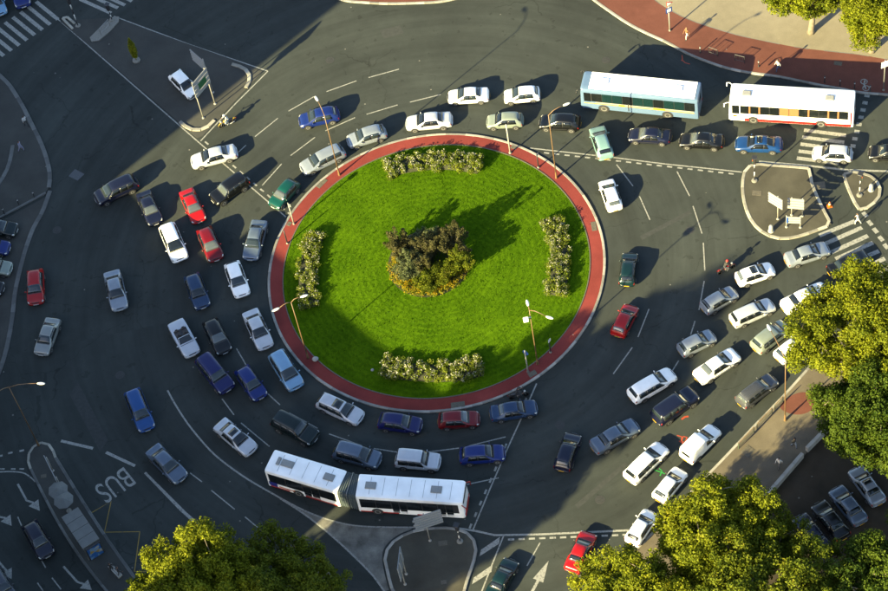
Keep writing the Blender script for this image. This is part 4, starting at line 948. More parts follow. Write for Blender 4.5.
bus_lights(e, L, W); bus_mirrors(e, L, W, H, BLACK, .35)
# white and red coach
e, L = bus_place('coach', 'white coach with a red skirt and orange curtains at the top right', (853.5, 127.5), (728.5, 120), 1, W); H = 3.2
shell(L, W, H).build('body', BUSW, e, True, 35)
seams(e, L, W, H + .022, 10)
for x in (-L * .30, L * .36): hatchbox(e, x, .1, .85, .65, H + .02)
for sd in (1, -1):
    n = 11; x0, x1 = -L / 2 + .55, L / 2 - 1.15
    pane(e, 'window_band', x0, x1, sd * (hw - .027), 1.46, 2.70, BLACK, sd * .028)
    for i in range(n): a = x0 + (x1 - x0) * i / n; pane(e, 'window', a + .03, a + (x1 - x0) / n - .03, sd * (hw - .017), 1.50, 2.66, CURT if i in (5, 6) else BUSG, sd * .028)
    for i in (1, 2, 4, 9, 10): a = x0 + (x1 - x0) * i / n; pane(e, 'curtain', a - .06, a + .10, sd * (hw - .009), 1.56, 2.60, CURT, sd * .028)
    pane(e, 'driver_window', L / 2 - 1.08, L / 2 - .35, sd * (hw - .020), 1.40, 2.66, BUSG, sd * .028)
    pane(e, 'skirt_stripe', -L / 2 + .25, L / 2 - 1.6, sd * (hw + .004), .38, .74, BUSR); pane(e, 'rear_stripe', -L / 2 + .22, -L / 2 + .35, sd * (hw + .006), .7, 2.6, BUSR)
    pane(e, 'badge', L / 2 - .85, L / 2 - .45, sd * (hw + .004), .95, 1.2, ORANGE)
    for x in (L * .30, -L * .24): bus_wheel(e, x, sd * (hw - .11))
front_glass(e, L, W, H, 1.35, 2.8); front_glass(e, L, W, H, 1.8, 2.6, BUSG, True); bus_lights(e, L, W); bus_mirrors(e, L, W, H, BUSW, .55)
# articulated bus
H = 2.95
a1, b1 = G(268.5, 485.5, .3), G(341.5, 507.5, .3); a2, b2 = G(359, 511.5, .3), G(466, 518.5, .3)
d = b2 - a2; n = Vector((-d.y, d.x, 0)).normalized(); c = (a2 + b2) / 2 + n * W / 2; e = thing('articulated_bus', 'white articulated bus with red skirt and grey bellows below the roundabout', 'bus', (c.x, c.y, .002), math.atan2(d.y, d.x)); L2 = d.length
Mi = (Matrix.Translation((c.x, c.y, 0)) @ Matrix.Rotation(math.atan2(d.y, d.x), 4, 'Z')).inverted()
d1 = b1 - a1; n1 = Vector((-d1.y, d1.x, 0)).normalized(); c1 = Mi @ ((a1 + b1) / 2 + n1 * W / 2); L1 = d1.length; r1 = math.atan2(d1.y, d1.x) - math.atan2(d.y, d.x)
def bus_body(L, name, front):
    return shell(L, W, H, z0=.26, rake=((.05, .0) if front else (.0, .03))).build(name, BUSW, e, True, 35)
fr = bus_body(L2, 'front_section', True); rs = bus_body(L1, 'rear_section', False); rs.location = (c1.x, c1.y, 0); rs.rotation_euler = (0, 0, r1)
for par, LL, isf in ((fr, L2, True), (rs, L1, False)):
    for sd in (1, -1):
        pane(par, 'window_band', -LL / 2 + .3, LL / 2 - .5, sd * (hw - .026), 1.12, 2.56, BLACK, sd * .025)
        n = 6 if isf else 4; x0, x1 = -LL / 2 + .35, LL / 2 - (1.0 if isf else .3)
        for i in range(n):
            a = x0 + (x1 - x0) * i / n; dx = (x1 - x0) / n; door = sd < 0 and i in ((2, 5) if isf else (2,))
            if door:
                for k in (0, 1): pane(par, 'door', a + .06 + k * dx / 2, a + dx / 2 - .02 + k * dx / 2, sd * (hw - .010), .42, 2.45, BUSG, sd * -.0)
            else: pane(par, 'window', a + .03, a + dx - .03, sd * (hw - .016), 1.15, 2.52, BUSG, sd * .025)
        sk = [(-LL / 2 + .25, -LL * .20), (LL * .02, LL / 2 - .35)] if not isf else [(-LL / 2 + .2, -LL * .12), (LL * .05, LL * .28)]
        for s0, s1 in sk: pane(par, 'skirt_stripe', s0, s1, sd * (hw + .004), .34, .52, BUSR)
        pane(par, 'roof_stripe', *((LL * .30, LL * .44) if isf else (-LL * .42, -LL * .25)), sd * (hw - .06), 2.58, 2.70, BUSR, sd * .1); pane(par, 'roof_stripe', *((-LL * .28, -LL * .16) if isf else (LL * .05, LL * .22)), sd * (hw - .06), 2.58, 2.70, BUSD, sd * .1)
for sd in (1, -1):
    pane(rs, 'rear_panel', -L1 / 2 + .2, -L1 * .36, sd * (hw + .005), .55, 1.22, BUSD); pane(rs, 'flame_stripe', -L1 * .34, -L1 * .12, sd * (hw + .006), .62, .78, ORANGE)
    for x in (-L2 * .32, L2 * .22): bus_wheel(fr, x, sd * (hw - .11), .46)
    bus_wheel(rs, -L1 * .08, sd * (hw - .11), .46)
MB().box((-L1 / 2 + .02, 0, 1.5), (.06, W - .35, 2.2), ch=.02).build('rear_panel', BUSD, rs); front_glass(rs, L1, W, H, 1.7, 2.5, BUSG, True); front_glass(fr, L2, W, H, 1.0, 2.4)
MB().box((L2 / 2 - .06, 0, 2.62), (.14, W - .5, .3), ch=.04).build('destination_panel', BLACK, fr); MB().box((L2 / 2 - .02, 0, .62), (.16, W - .3, .5), ch=.07).build('front_bumper', BUSR, fr)
for sd in (1, -1): MB().tube([(L2 / 2 - .2, sd * (hw - .1), 2.5), (L2 / 2 + .22, sd * (hw + .12), 2.4), (L2 / 2 + .24, sd * (hw + .14), 1.75)], .05, 6).build('mirror', BUSR, fr, True); MB().sphere((L2 / 2 + .02, sd * (hw - .4), .72), (.08, .16, .11), 10, 6).build('headlight', CHROME, fr, True); MB().box((-L1 / 2 - .02, sd * (hw - .25), 1.0), (.05, .14, .3), ch=.02).build('taillight', TAIL, rs)
seams(fr, L2, W, H + .022, 8); seams(rs, L1, W, H + .022, 6)
for x in (-L2 * .37, L2 * .24): hatchbox(fr, x, .0, 1.0, .72, H + .02)
hatchbox(rs, -L1 * .25, .1, 1.2, .7, H + .02); hatchbox(rs, L1 * .32, .0, 1.0, .72, H + .02); MB().box((-L1 * .37, .1, H + .1), (.3, .8, .16), ch=.03).build('roof_vent', HATCH, rs)
# bellows: folded rings between the sections
M1 = Matrix.Translation((c1.x, c1.y, 0)) @ Matrix.Rotation(r1, 4, 'Z'); q = MB(); NF = 17; rows = []
for i in range(NF):
    f = i / (NF - 1); mm = .0 if i % 2 == 0 else .09
    sec = [(hw - .02 - mm, .45 + mm), (hw - .02 - mm, H - .35), (hw - .16 - mm, H - .04 - mm), (0, H - .02 - mm)]; full = sec + [(-y, z) for y, z in sec[-2::-1]]
    A_ = M1 @ Vector((L1 / 2 - .04, 0, 0)); B_ = Vector((-L2 / 2 + .04, 0, 0)); p = A_.lerp(B_, f); ang = r1 * (1 - f)
    for y, z in full: rows.append((p.x - math.sin(ang) * y, p.y + math.cos(ang) * y, z))
nn = len(full); q.add(rows, [(i * nn + k, i * nn + k + 1, (i + 1) * nn + k + 1, (i + 1) * nn + k) for i in range(NF - 1) for k in range(nn - 1)])
q.build('bellows', BELL, e)
pm = A_.lerp(B_, .5); MB().tube([(pm.x + math.sin(r1 / 2) * -y, pm.y + math.cos(r1 / 2) * y, z) for y, z in ((hw + .005, .5), (hw + .005, H - .33), (hw - .14, H + .0), (0, H + .02), (-hw + .14, H + .0), (-hw - .005, H - .33), (-hw - .005, .5))], .035, 6).build('bellows_hoop', STEEL, e, True)
# ------------------------------------------------------------------ lamp posts, signs, signals
def lamp_post(label, base, heads, h=9.5, mt=POLE_T, z=.12, extra=None, group='street lamps'):
    """heads: photo pixels of lamp heads with the height each hangs at."""
    b = G(*base, z); e = thing('street_lamp', label, 'street lamp', (b.x, b.y, z), 0, group)
    MB().lathe([(.12, 0), (.12, .25), (.10, .32), (.075, .9), (.06, 1.0)], 12).build('base', POLE_T, e, True, 40)
    MB().tube([(0, 0, .9), (0, 0, h * .5), (0, 0, h)], [.06, .05, .04], 8).build('pole', mt, e, True)
    for hx, hy, hh in heads:
        p = G(hx, hy, hh) - b; p.z = hh - z; d = Vector((p.x, p.y, 0)); dl = d.length; d.normalize(); k = p - d * .35
        MB().tube([(0, 0, h - .06), Vector((0, 0, h - .06)).lerp(k, .35) + Vector((0, 0, .22)), Vector((0, 0, h - .06)).lerp(k, .7) + Vector((0, 0, .16)), k], [.045, .04, .035, .03], 8).build('arm', mt, e, True)
        q = MB().sphere((0, 0, 0), (.40, .14, .09), 12, 8); o = q.build('lamp_head', WHITE, e, True); o.location = p; o.rotation_euler = (0, 0, math.atan2(d.y, d.x))
        MB().sphere((.05, 0, -.06), (.26, .10, .06), 10, 6).build('lens', CHROME, o, True)
    return e
lamp_post('tan street lamp on the red ring behind the silver estate', (339.4, 175), [(316.5, 98.5, 10.6)], 9.7)
lamp_post('tan street lamp on the red ring at the upper right', (556.4, 178), [(566.5, 104, 10.6)], 10.0)
lamp_post('two armed tan street lamp on the shaded left of the ring', (308, 358), [(276, 309.5, 9.6), (304, 296, 9.9)], 9.5)
e = lamp_post('two armed tan street lamp with a camera at the lower right of the ring', (537.6, 364), [(549.5, 317.5, 9.0), (527.5, 303, 9.3)], 9.1)
MB().box((-.45, -.3, 8.1), (.5, .4, .4), ch=.05).box((-.2, -.15, 8.1), (.5, .06, .06)).build('camera_box', WHITE, e)
lamp_post('curved street lamp at the tip of the bus stop island', (38.6, 445.5), [(41, 383.5, 11.3), (-8, 397, 11.1)], 10.4)
lamp_post('tan street lamp in the footway beside the golden tree', (785, 420.5), [(769, 327.5, 10.8)], 10.2)
def post(label, base, h, mt=POLE_W, z=.12, r=.07, name='post', head=None, cat='post', group=None):
    b = G(*base, z); e = thing(name, label, cat, (b.x, b.y, z), 0, group)
    MB().lathe([(r * 1.8, 0), (r * 1.8, .1), (r, .18)], 10).build('base_collar', CONC, e, True, 40); MB().tube([(0, 0, .12), (0, 0, h * .5), (0, 0, h)], [r, r * .9, r * .8], 10).build('pole', mt, e, True)
    if head: head(e, h)
    return e
def cap_sign(mt, kind, rz, r=.35, dz=-.4, back=SIGNG):
    def f(e, h):
        q = MB()
        if kind == 'round': q.lathe([(.01, 0), (r, 0), (r, .03), (.01, .03)], 20, 'Y')
        elif kind == 'tri': q.lathe([(.01, 0), (r * 1.15, 0), (r * 1.15, .03), (.01, .03)], 3, 'Y')
        else: q.box((0, .015, 0), (r * 2, .03, r * 2), ch=.01)
        o = q.build('sign_plate', mt, e); o.location = (math.sin(rz) * .09, -math.cos(rz) * .09, h + dz); o.rotation_euler = (0, 0, rz)
    return f
post('slim white post at the top of the red ring', (510.3, 153), 4.6, r=.085)
post('short dark sign post on the red ring at the upper right', (538.5, 167.5), 2.3, BLACK, head=cap_sign(SIGNG, 'square', .6, .16, -.1), name='sign_post', cat='sign')
post('pale sign post on the red ring beside the teal hatchback', (294, 224), 3.4, head=cap_sign(SIGNG, 'square', 2.2, .22, -.3), name='sign_post', cat='sign')
post('short dark post on the red ring below the teal hatchback', (287.5, 243.5), 2.2, BLACK)
post('pale sign post with a dark blue disc at the lower right of the ring', (528, 372), 3.7, head=cap_sign(SIGNB, 'round', 2.4, .32, -.5), name='sign_post', cat='sign')
post('short black post with a white plate at the lower right of the ring', (550.5, 352.5), 2.2, BLACK, head=cap_sign(WHITE, 'square', .8, .2, -.1), name='sign_post', cat='sign')
def two(e, h):
    cap_sign(SIGNR, 'tri', .3, .42, -.35)(e, h); cap_sign(SIGNB, 'square', .3, .36, -1.35)(e, h); cap_sign(WHITE, 'tri', .3, .28, -.35)(e, h); 
    e.children[-1].location.y -= .03
    cap_sign(WHITE, 'square', .3, .22, -1.35)(e, h); e.children[-1].location.y -= .03
post('sign post with a red triangle above a blue square on the red footway', (669.8, 30.5), 4.6, head=two, name='sign_post', cat='sign')
def wsq(e, h): cap_sign(WHITE, 'square', .2, .45, -.5)(e, h)
post('sign post with a white panel at the right end of the red footway', (883.5, 90), 4.6, STEEL, head=wsq, name='sign_post', cat='sign')
def signal(label, base, h=3.0, rz=0., z=.12, pad=True):
    b = G(*base, z); e = thing('traffic_light', label, 'traffic light', (b.x, b.y, z), rz, 'traffic lights')
    if pad: MB().lathe([(.30, 0), (.28, .08), (.10, .14)], 14).build('base', CONC, e, True, 40)
    for k in range(4): MB().tube([(0, 0, .1 + k * (h - .9) / 4), (0, 0, .1 + (k + 1) * (h - .9) / 4)], .06, 8).build('pole_band', WHITE if k % 2 else BLACK, e, True)
    MB().box((0, 0, h - .42), (.30, .30, .95), ch=.04).build('signal_box', BLACK, e)
    for k, cmt in enumerate((TAIL, ORANGE, SIGNGR)):
        MB().lathe([(.10, 0), (.10, .05), (.02, .055)], 12, 'X', (.15, 0, h - .12 - k * .29)).build('lens', cmt, e, True, 40); MB().tube([(.15, -.11, h - .12 - k * .29), (.27, -.06, h - .03 - k * .29), (.27, .06, h - .03 - k * .29), (.15, .11, h - .12 - k * .29)], .015, 5).build('visor', BLACK, e)
    MB().box((-.02, 0, h + .09), (.5, .5, .06), ch=.02).build('top_plate', BLACK, e)
signal('traffic light at the left tip of the sign island', (754.5, 180.5), 3.6, 2.9)
signal('traffic light on the small island by the zebra crossing', (859.5, 195), 3.3, -.6)
signal('traffic light at the top of the bottom island', (460, 541.5), 3.0, 1.0)
signal('traffic light at the upper left tip of the triangle island', (78, 25.5), 4.4, 2.4, .03)
signal('traffic light on the crossing refuge at the top left', (112, 19.5), 2.4, 2.4, .13)

def direction_sign(label, p0, p1, hb, n, sh, posts, face=SIGNW, back=SIGNG, z=.12, marks=None, group='direction signs', facing=1, wedge=0.):
    """Boards stacked on posts: p0, p1 photo pixels of the ends of the lowest edge at height hb."""
    a, b = G(*p0, hb), G(*p1, hb); c = (a + b) / 2; d = b - a; L = d.length
    e = thing('direction_sign', label, 'sign', (c.x, c.y, z), math.atan2(d.y, d.x), group); h0 = hb - z
    for k in range(n):
        zz = h0 + sh * (k + .5); w = L * (1 - wedge * (k % 2))
        o = MB().box((0, 0, 0), (w, .07, sh - .13), ch=.012).build('board', face, e); o.location = (facing * (L - w) / 2, 0, zz)
        bo = MB().box((0, facing * .042, 0), (w - .05, .012, sh - .08)).build('board_back', back, o)
    for f in posts:
        MB().tube([(L * (f - .5), facing * .12, 0), (L * (f - .5), facing * .12, h0 + n * sh)], .055, 8).build('post', POLE_W, e, True)
        MB().lathe([(.14, 0), (.14, .05), (.06, .1)], 10, 'Z', (L * (f - .5), facing * .12, 0)).build('footing', CONCW, e, True, 40)
    if marks:
        for (x0, x1, z0, z1, mt_) in marks: MB().box((L * ((x0 + x1) / 2 - .5), -facing * .042, h0 + n * sh * (z0 + z1) / 2), (L * (x1 - x0), .014, n * sh * (z1 - z0)), ch=.004).build('sign_panel', mt_, e)
    return e
direction_sign('white stacked direction sign with four boards, left of the three on the right island', (768.4, 201.6), (782.5, 210.3), 2.2, 4, .40, (.62,))
direction_sign('white stacked direction sign, right of the three on the right island', (787.4, 208.4), (804, 210), 1.3, 4, .42, (.25, .9))
direction_sign('low white direction sign on two legs with a blue corner on the right island', (786, 223.2), (800.8, 223.8), .9, 3, .36, (.03, .97), marks=[(.03, .16, .1, .9, SIGNB)])
direction_sign('grey stacked direction sign in front of the articulated bus', (415, 532), (443.5, 522.5), 2.7, 6, .40, (.42,), face=SIGNG, wedge=.05)
direction_sign('slim stacked direction sign seen almost edge on at the bottom island', (403.5, 559.5), (401, 582.5), 1.6, 5, .50, (.3, .75), face=SIGNG)
direction_sign('white stacked direction sign with a green panel by the triangle tip', (196.5, 99), (210.7, 82), 3.4, 4, .60, (.08, .92), z=.03, marks=[(.3, .8, .3, .66, SIGNGR)], facing=1)
direction_sign('grey stacked direction sign above the white hatchback on the triangle island', (193, 60), (206.6, 72), 3.6, 5, .36, (.9,), face=SIGNG, z=.03)
direction_sign('long pale sign seen from above on the bus stop island', (46, 460), (58.5, 485), 1.7, 2, .45, (.12, .9), face=SIGNW)

# small white lit bollards, cone, spotlights
def turned(name, label, cat, base, prof, mt, z=.12, group=None, n=14):
    b = G(*base, z); o = MB().lathe(prof, n).build(name, mt, None, True, 45); o.location = (b.x, b.y, z); return tag(o, label, cat, group)
BP = [(.30, 0), (.30, .06), (.24, .10), (.22, .7), (.17, .85), (.08, .92)]
turned('lit_bollard', 'squat white bollard at the tip of the sign island', 'bollard', (771, 231), BP, SIGNW, group='white bollards on the islands')
turned('lit_bollard', 'squat white bollard on the small island by the crossing', 'bollard', (871, 190), BP, SIGNW, group='white bollards on the islands')
e = thing('traffic_cone', 'orange traffic cone in the gap between the right islands', 'cone', tuple(G(829.5, 206)), 0)
MB().box((0, 0, .025), (.5, .5, .05), ch=.02).build('foot', ORANGE, e); MB().lathe([(.19, .05), (.15, .2), (.12, .32)], 14).build('cone', ORANGE, e, True); MB().lathe([(.12, .32), (.085, .46)], 14).build('band', WHITE, e, True); MB().lathe([(.085, .46), (.04, .66), (.01, .67)], 14).build('tip', ORANGE, e, True)
def boulder(label, px, r, seed):
    b = G(*px, .13); rr = random.Random(seed); q = MB().sphere((0, 0, r * .6), (r, r * .85, r * .75), 10, 7); q.v = [tuple(c * rr.uniform(.9, 1.08) for c in v) for v in q.v]
    o = q.build('boulder', CONCW, None, True); o.location = (b.x, b.y, .12); tag(o, label, 'stone', 'white stones by the lawn edge')
boulder('white stone at the lawn edge beside the shaded lamp post', (315.5, 360), .32, 1); boulder('white stone on the lawn near the bottom flower bed', (372.5, 370.5), .17, 2)

# bollards and rails on the footways
def bollard(px, label, h=1.0, z=.12, group='bollards along the red footway'):
    b = G(*px, z); e = thing('bollard', label, 'bollard', (b.x, b.y, z), 0, group); MB().lathe([(.09, 0), (.09, .05), (.055, .09), (.05, h - .14), (.065, h - .12), (.065, h - .05), (.03, h)], 10).build('shaft', BLACK, e, True, 40); MB().lathe([(.067, h - .3), (.067, h - .22)], 10).build('band', WHITE, e, True)
for i, (p, lab) in enumerate((((700.3, 52.3), 'black bollard farthest left on the red footway'), ((758.6, 66.5), 'black bollard left of the walker in blue jeans'), ((824.6, 82), 'black bollard first right of the white coach roof hatch'), ((840, 85.3), 'black bollard second of the four by the cycle mark'), ((854.5, 88), 'black bollard third of the four by the cycle mark'), ((870, 91), 'black bollard right of the cycle mark on the red footway'))): bollard(p, lab)
for p, lab in (((4.5, 213.5), 'dark bollard lowest of the three on the left footway'), ((19, 204.5), 'dark bollard middle of the three on the left footway'), ((34.5, 197), 'dark bollard highest of the three on the left footway')): bollard(p, lab, 1.0, .12, 'bollards on the left footway')
def railing(label, a, b, nb, mt, z=.12, h=.95, group='railings', name='railing', topmt=None):
    A_, B_ = G(*a, z), G(*b, z); d = B_ - A_; L = d.length; e = thing(name, label, 'railing', (A_.x, A_.y, z), math.atan2(d.y, d.x), group)
    MB().tube([(0, 0, h), (L, 0, h)], .03, 6).build('top_rail', topmt or mt, e); MB().tube([(0, 0, .2), (L, 0, .2)], .022, 6).build('lower_rail', mt, e)
    me = MB().tube([(0, 0, 0), (0, 0, h)], .035, 6).mesh('post', mt); mb = MB().tube([(0, 0, .2), (0, 0, h)], .012, 5).mesh('bar', mt)
    n = max(1, round(L / 1.5))
    for k in range(n + 1): ob('post', me, e, (L * k / n, 0, 0))
    for k in range(nb): ob('bar', mb, e, (L * (k + .5) / nb, 0, 0))
RAILG = mat('green_rail_paint', (.05, .075, .05), .5); RAILY = mat('ochre_rail_paint', (.2, .11, .025), .5)
railing('green railing by the kerb nearest the street lamp by the golden tree', (783, 402), (775, 410.5), 8, RAILG, topmt=RAILY); railing('green railing by the kerb in the middle of the three', (772, 413.5), (757, 429.5), 14, RAILG, topmt=RAILY); railing('green railing by the kerb nearest the lower right tree', (754, 432.5), (738.5, 449), 14, RAILG, topmt=RAILY)
railing('grey hoop rail at the upper left of the red footway', (709, 53), (717.5, 56), 3, BLACK); railing('grey hoop rail left of the walker in blue jeans', (735, 60.5), (744.5, 63), 3, BLACK)
railing('hand rail along the crossing refuge at the top left', (101, 34.5), (110, 25), 6, STEEL, z=.13)
# low wall by the car park
a, b = G(765.5, 500, .0), G(802.5, 457, .0); d = b - a; e = thing('low_wall', 'long low whitewashed wall between footway and car park', 'wall', (a.x, a.y, 0), math.atan2(d.y, d.x)); n = 4
for k in range(n): MB().box((0, 0, 0), (d.length / n - .02, .34, .74), ch=.03).build('wall_block', CONCW, e).location = (d.length * (k + .5) / n, 0, .365)
a, b = G(806.5, 452, .0), G(840, 418, .0); d = b - a; e = thing('low_wall', 'low whitewashed wall hidden under the golden tree', 'wall', (a.x, a.y, 0), math.atan2(d.y, d.x))
for k in range(n): MB().box((0, 0, 0), (d.length / n - .02, .34, .74), ch=.03).build('wall_block', CONCW, e).location = (d.length * (k + .5) / n, 0, .365)

# bus shelter
a, b = G(70, 513, 2.5), G(91, 544, 2.5); d = b - a; c = (a + b) / 2; L = d.length + .1
e = thing('bus_shelter', 'grey roofed bus shelter with a bright poster on the lower left island', 'bus shelter', (c.x, c.y, .12), math.atan2(d.y, d.x)); Wd = 1.75
SROOF = mat('shelter_roof', (.095, .097, .09), .45, noise=.12, nscale=1.5); MILK = mat('shelter_glass', (.10, .12, .12), .1, spec=.8)
for k in range(4): MB().box((0, 0, 0), (L / 4 - .02, Wd, .10), ch=.02).build('roof_panel', SROOF, e).location = (-L / 2 + L * (k + .5) / 4, 0, 2.42)
MB().box((0, 0, 2.33), (L, Wd - .1, .07)).build('roof_frame', STEEL, e)
for x in (-L / 2 + .12, L / 2 - .12):
    for y in (-Wd / 2 + .1, Wd / 2 - .1): MB().box((x, y, 1.15), (.08, .08, 2.3), ch=.01).build('post', STEEL, e)
for k in range(3): MB().box((-L / 2 + .2 + (L - .4) * (k + .5) / 3, -Wd / 2 + .1, 1.2), ((L - .4) / 3 - .06, .02, 1.8)).build('glass_pane', MILK, e)
MB().box((-.1, -.42, .48), (L * .6, .36, .06), ch=.02).build('bench_seat', CONC, e)
for x in (-.8, .7): MB().box((x, -.42, .225), (.08, .3, .45)).build('bench_leg', STEEL, e)
o = MB().box((L / 2 + .16, 0, 1.35), (.18, 1.5, 2.0), ch=.03).build('advert_case', BLACK, e)
def poster_mat():
    m = bpy.data.materials.new('poster_print'); m.use_nodes = True; nt = m.node_tree; b_ = nt.nodes['Principled BSDF']; b_.inputs['Roughness'].default_value = .3
    tc = nt.nodes.new('ShaderNodeTexCoord'); vo = nt.nodes.new('ShaderNodeTexVoronoi'); vo.inputs['Scale'].default_value = 2.2; nt.links.new(tc.outputs['Object'], vo.inputs['Vector'])
    r = nt.nodes.new('ShaderNodeValToRGB'); r.color_ramp.interpolation = 'CONSTANT'; el = r.color_ramp.elements; el[0].color = (.015, .08, .24, 1); el[1].position = .5; el[1].color = (.12, .2, .3, 1); q = el.new(.72); q.color = (.25, .17, .04, 1); q = el.new(.86); q.color = (.25, .25, .23, 1)
    sp = nt.nodes.new('ShaderNodeSeparateColor'); nt.links.new(vo.outputs['Color'], sp.inputs[0]); nt.links.new(sp.outputs[0], r.inputs[0]); nt.links.new(r.outputs[0], b_.inputs['Base Color']); return m
MB().box((.10, 0, 1.35), (.02, 1.3, 1.75)).build('poster', poster_mat(), o).location = (L / 2 + .16, 0, 0)
PARA = mat('pale_canvas', (.10, .105, .10), .8, noise=.1)
def parasol(label, px):
    b = G(*px, 2.2); e = thing('parasol', label, 'parasol', (b.x, b.y, .12), .3, 'parasols on the bus stop island'); MB().lathe([(.25, 0), (.25, .08), (.05, .1)], 12).build('foot', CONC, e, True, 40); MB().tube([(0, 0, .05), (0, 0, 2.35)], .025, 8).build('pole', STEEL, e)
    q = MB(); N = 8; q.v = [(0, 0, 2.38)] + [(.95 * math.cos(k * math.pi / 4), .95 * math.sin(k * math.pi / 4), 2.05) for k in range(8)]
    for k in range(8): o = MB().add([q.v[0], q.v[1 + k], q.v[1 + (k + 1) % 8], (0, 0, 2.355), tuple(Vector(q.v[1 + k]) - Vector((0, 0, .025))), tuple(Vector(q.v[1 + (k + 1) % 8]) - Vector((0, 0, .025)))], [(0, 1, 2), (5, 4, 3), (1, 4, 5, 2)]).build('canopy_panel', PARA, e)
parasol('pale round parasol farther from the bus shelter', (58, 490)); parasol('pale round parasol next to the bus shelter roof', (63.5, 500))
b = G(116, 573, .12); e = thing('bench', 'pale bench at the lower end of the bus stop island', 'bench', (b.x, b.y, .12), -1.0)
for k in range(3): MB().box((0, -.16 + .16 * k, .44), (1.7, .13, .05), ch=.015).build('slat', CONCW, e)
for x in (-.65, .65): MB().box((x, 0, .21), (.1, .42, .42), ch=.02).build('leg', CONC, e)
# ------------------------------------------------------------------ people
SKIN = mat('skin', (.24, .13, .085), .6); HAIRD = mat('dark_hair', (.025, .018, .014), .6); HAIRB = mat('brown_hair', (.16, .08, .035), .6)
def figure_mesh(pose):
    """One continuous body: joints joined by edges, grown with Skin and Subdivision; x is forward."""
    J = {}; E = []
    def j(n, p, r, par=None):
        J[n] = (Vector(p), r, len(J)); 
        if par: E.append((J[par][2], J[n][2]))
    if pose == 'ride':
        hz = .80; ch = Vector((.16, 0, 1.22)); nk = Vector((.27, 0, 1.42)); hd = Vector((.33, 0, 1.55))
        legs = lambda s: [((0, .11 * s, hz - .02), .095), ((.40, .22 * s, .74), .075), ((.18, .24 * s, .36), .055), ((.16, .24 * s, .28), .045), ((.32, .25 * s, .26), .040)]
        arms = lambda s: [((.24, .19 * s, 1.34), .062), ((.34, .30 * s, 1.10), .046), ((.55, .30 * s, 1.02), .034), ((.62, .29 * s, 1.02), .030)]
    else:
        wk = .22 if pose == 'walk' else .03; hz = .93; ch = Vector((.02, 0, 1.25)); nk = Vector((.02, 0, 1.45)); hd = Vector((.035, 0, 1.57))
        legs = lambda s: [((0, .095 * s, hz - .04), .092), ((wk * .75 * s + .03, .10 * s, .50), .062), ((wk * 1.05 * s - (.10 if s < 0 and pose == 'walk' else .02), .10 * s, .11), .042), ((wk * 1.05 * s - (.10 if s < 0 and pose == 'walk' else .02) - .01, .10 * s, .055), .040), ((wk * 1.05 * s + (.05 if s < 0 and pose == 'walk' else .14), .115 * s, .035), .034)]
        arms = lambda s: [((.01, .19 * s, 1.39), .060), ((-wk * .5 * s - .02, .235 * s, 1.13), .042), ((-wk * .8 * s + .06, .24 * s, .90), .031), ((-wk * .9 * s + .08, .235 * s, .83), .030)]
    j('pel', (0, 0, hz), .125); j('spine', Vector((0, 0, hz)).lerp(ch, .5), .115, 'pel'); j('chest', ch, .135, 'spine'); j('neck', nk, .055, 'chest'); j('jaw', hd, .072, 'neck'); j('skull', hd + Vector((.005, 0, .09)), .092, 'jaw'); j('crown', hd + Vector((0, 0, .15)), .06, 'skull')
    hands = []
    for s in (1, -1):
        L_ = legs(s); A_ = arms(s); pr = 'pel'
        for i, (p, r) in enumerate(L_): j(f'l{s}{i}', p, r, pr); pr = f'l{s}{i}'
        pr = 'chest'
        for i, (p, r) in enumerate(A_): j(f'a{s}{i}', p, r, pr); pr = f'a{s}{i}'
        hands.append((Vector(A_[2][0]), Vector(A_[3][0]), s))
    me = bpy.data.meshes.new('body'); me.from_pydata([v[0] for v in J.values()], E, []); o = bpy.data.objects.new('tmp', me); COL.objects.link(o)
    sk = o.modifiers.new('s', 'SKIN'); sk.use_smooth_shade = True; lay = me.skin_vertices[0].data
    for v in J.values(): lay[v[2]].radius = (v[1], v[1]); lay[v[2]].use_root = v[2] == 0
    ss = o.modifiers.new('u', 'SUBSURF'); ss.levels = 1; ss.render_levels = 1
    dg = bpy.context.evaluated_depsgraph_get(); em = bpy.data.meshes.new_from_object(o.evaluated_get(dg)); bpy.data.objects.remove(o)
    q = MB(); q.v = [tuple(v.co) for v in em.vertices]; q.f = [tuple(p.vertices) for p in em.polygons]; bpy.data.meshes.remove(em)
    waist, neckz = hz + .06, nk.z - .015
    for f in q.f:
        c = sum((Vector(q.v[i]) for i in f), Vector()) / len(f); near_hand = any((c - h[1]).length < .075 for h in hands)
        if c.z > neckz: mi = 2
        elif near_hand: mi = 2
        elif pose == 'ride': mi = 0 if c.z > .92 or (c.x > .3 and abs(c.y) > .27 and c.z > .85) else (3 if c.z < .33 else 1)
        elif c.z < .085: mi = 3
        elif c.z < waist and abs(c.y) < .185: mi = 1
        elif c.z < waist and c.z < .78: mi = 1
        else: mi = 0
        q.m.append(mi)
    q.mi = 2
    for w, h, s in hands:                                   # fingers and thumb
        d = (h - w).normalized(); sd = Vector((0, s, 0)); up = d.cross(sd).normalized(); sd = up.cross(d)
        for k, ln in enumerate((.070, .080, .075, .060)):
            b = h + d * .015 + up * (.027 - .018 * k) * -1; q.tube([b, b + d * ln * .5 - sd * .006, b + d * ln - sd * .022], [.0095, .0085, .006], 5)
        b = h - d * .03 + up * .026; q.tube([b, b + up * .022 + d * .022, b + up * .024 + d * .05 - sd * .01], [.011, .0095, .007], 5)
    fx = hd + Vector((.092, 0, .055)); q.tube([fx + Vector((-.01, 0, .02)), fx + Vector((.018, 0, -.012)), fx + Vector((-.006, 0, -.022))], [.008, .014, .009], 6)
    for s in (1, -1): q.sphere(hd + Vector((0, s * .084, .055)), (.018, .012, .03), 6, 5)
    q.mi = 3
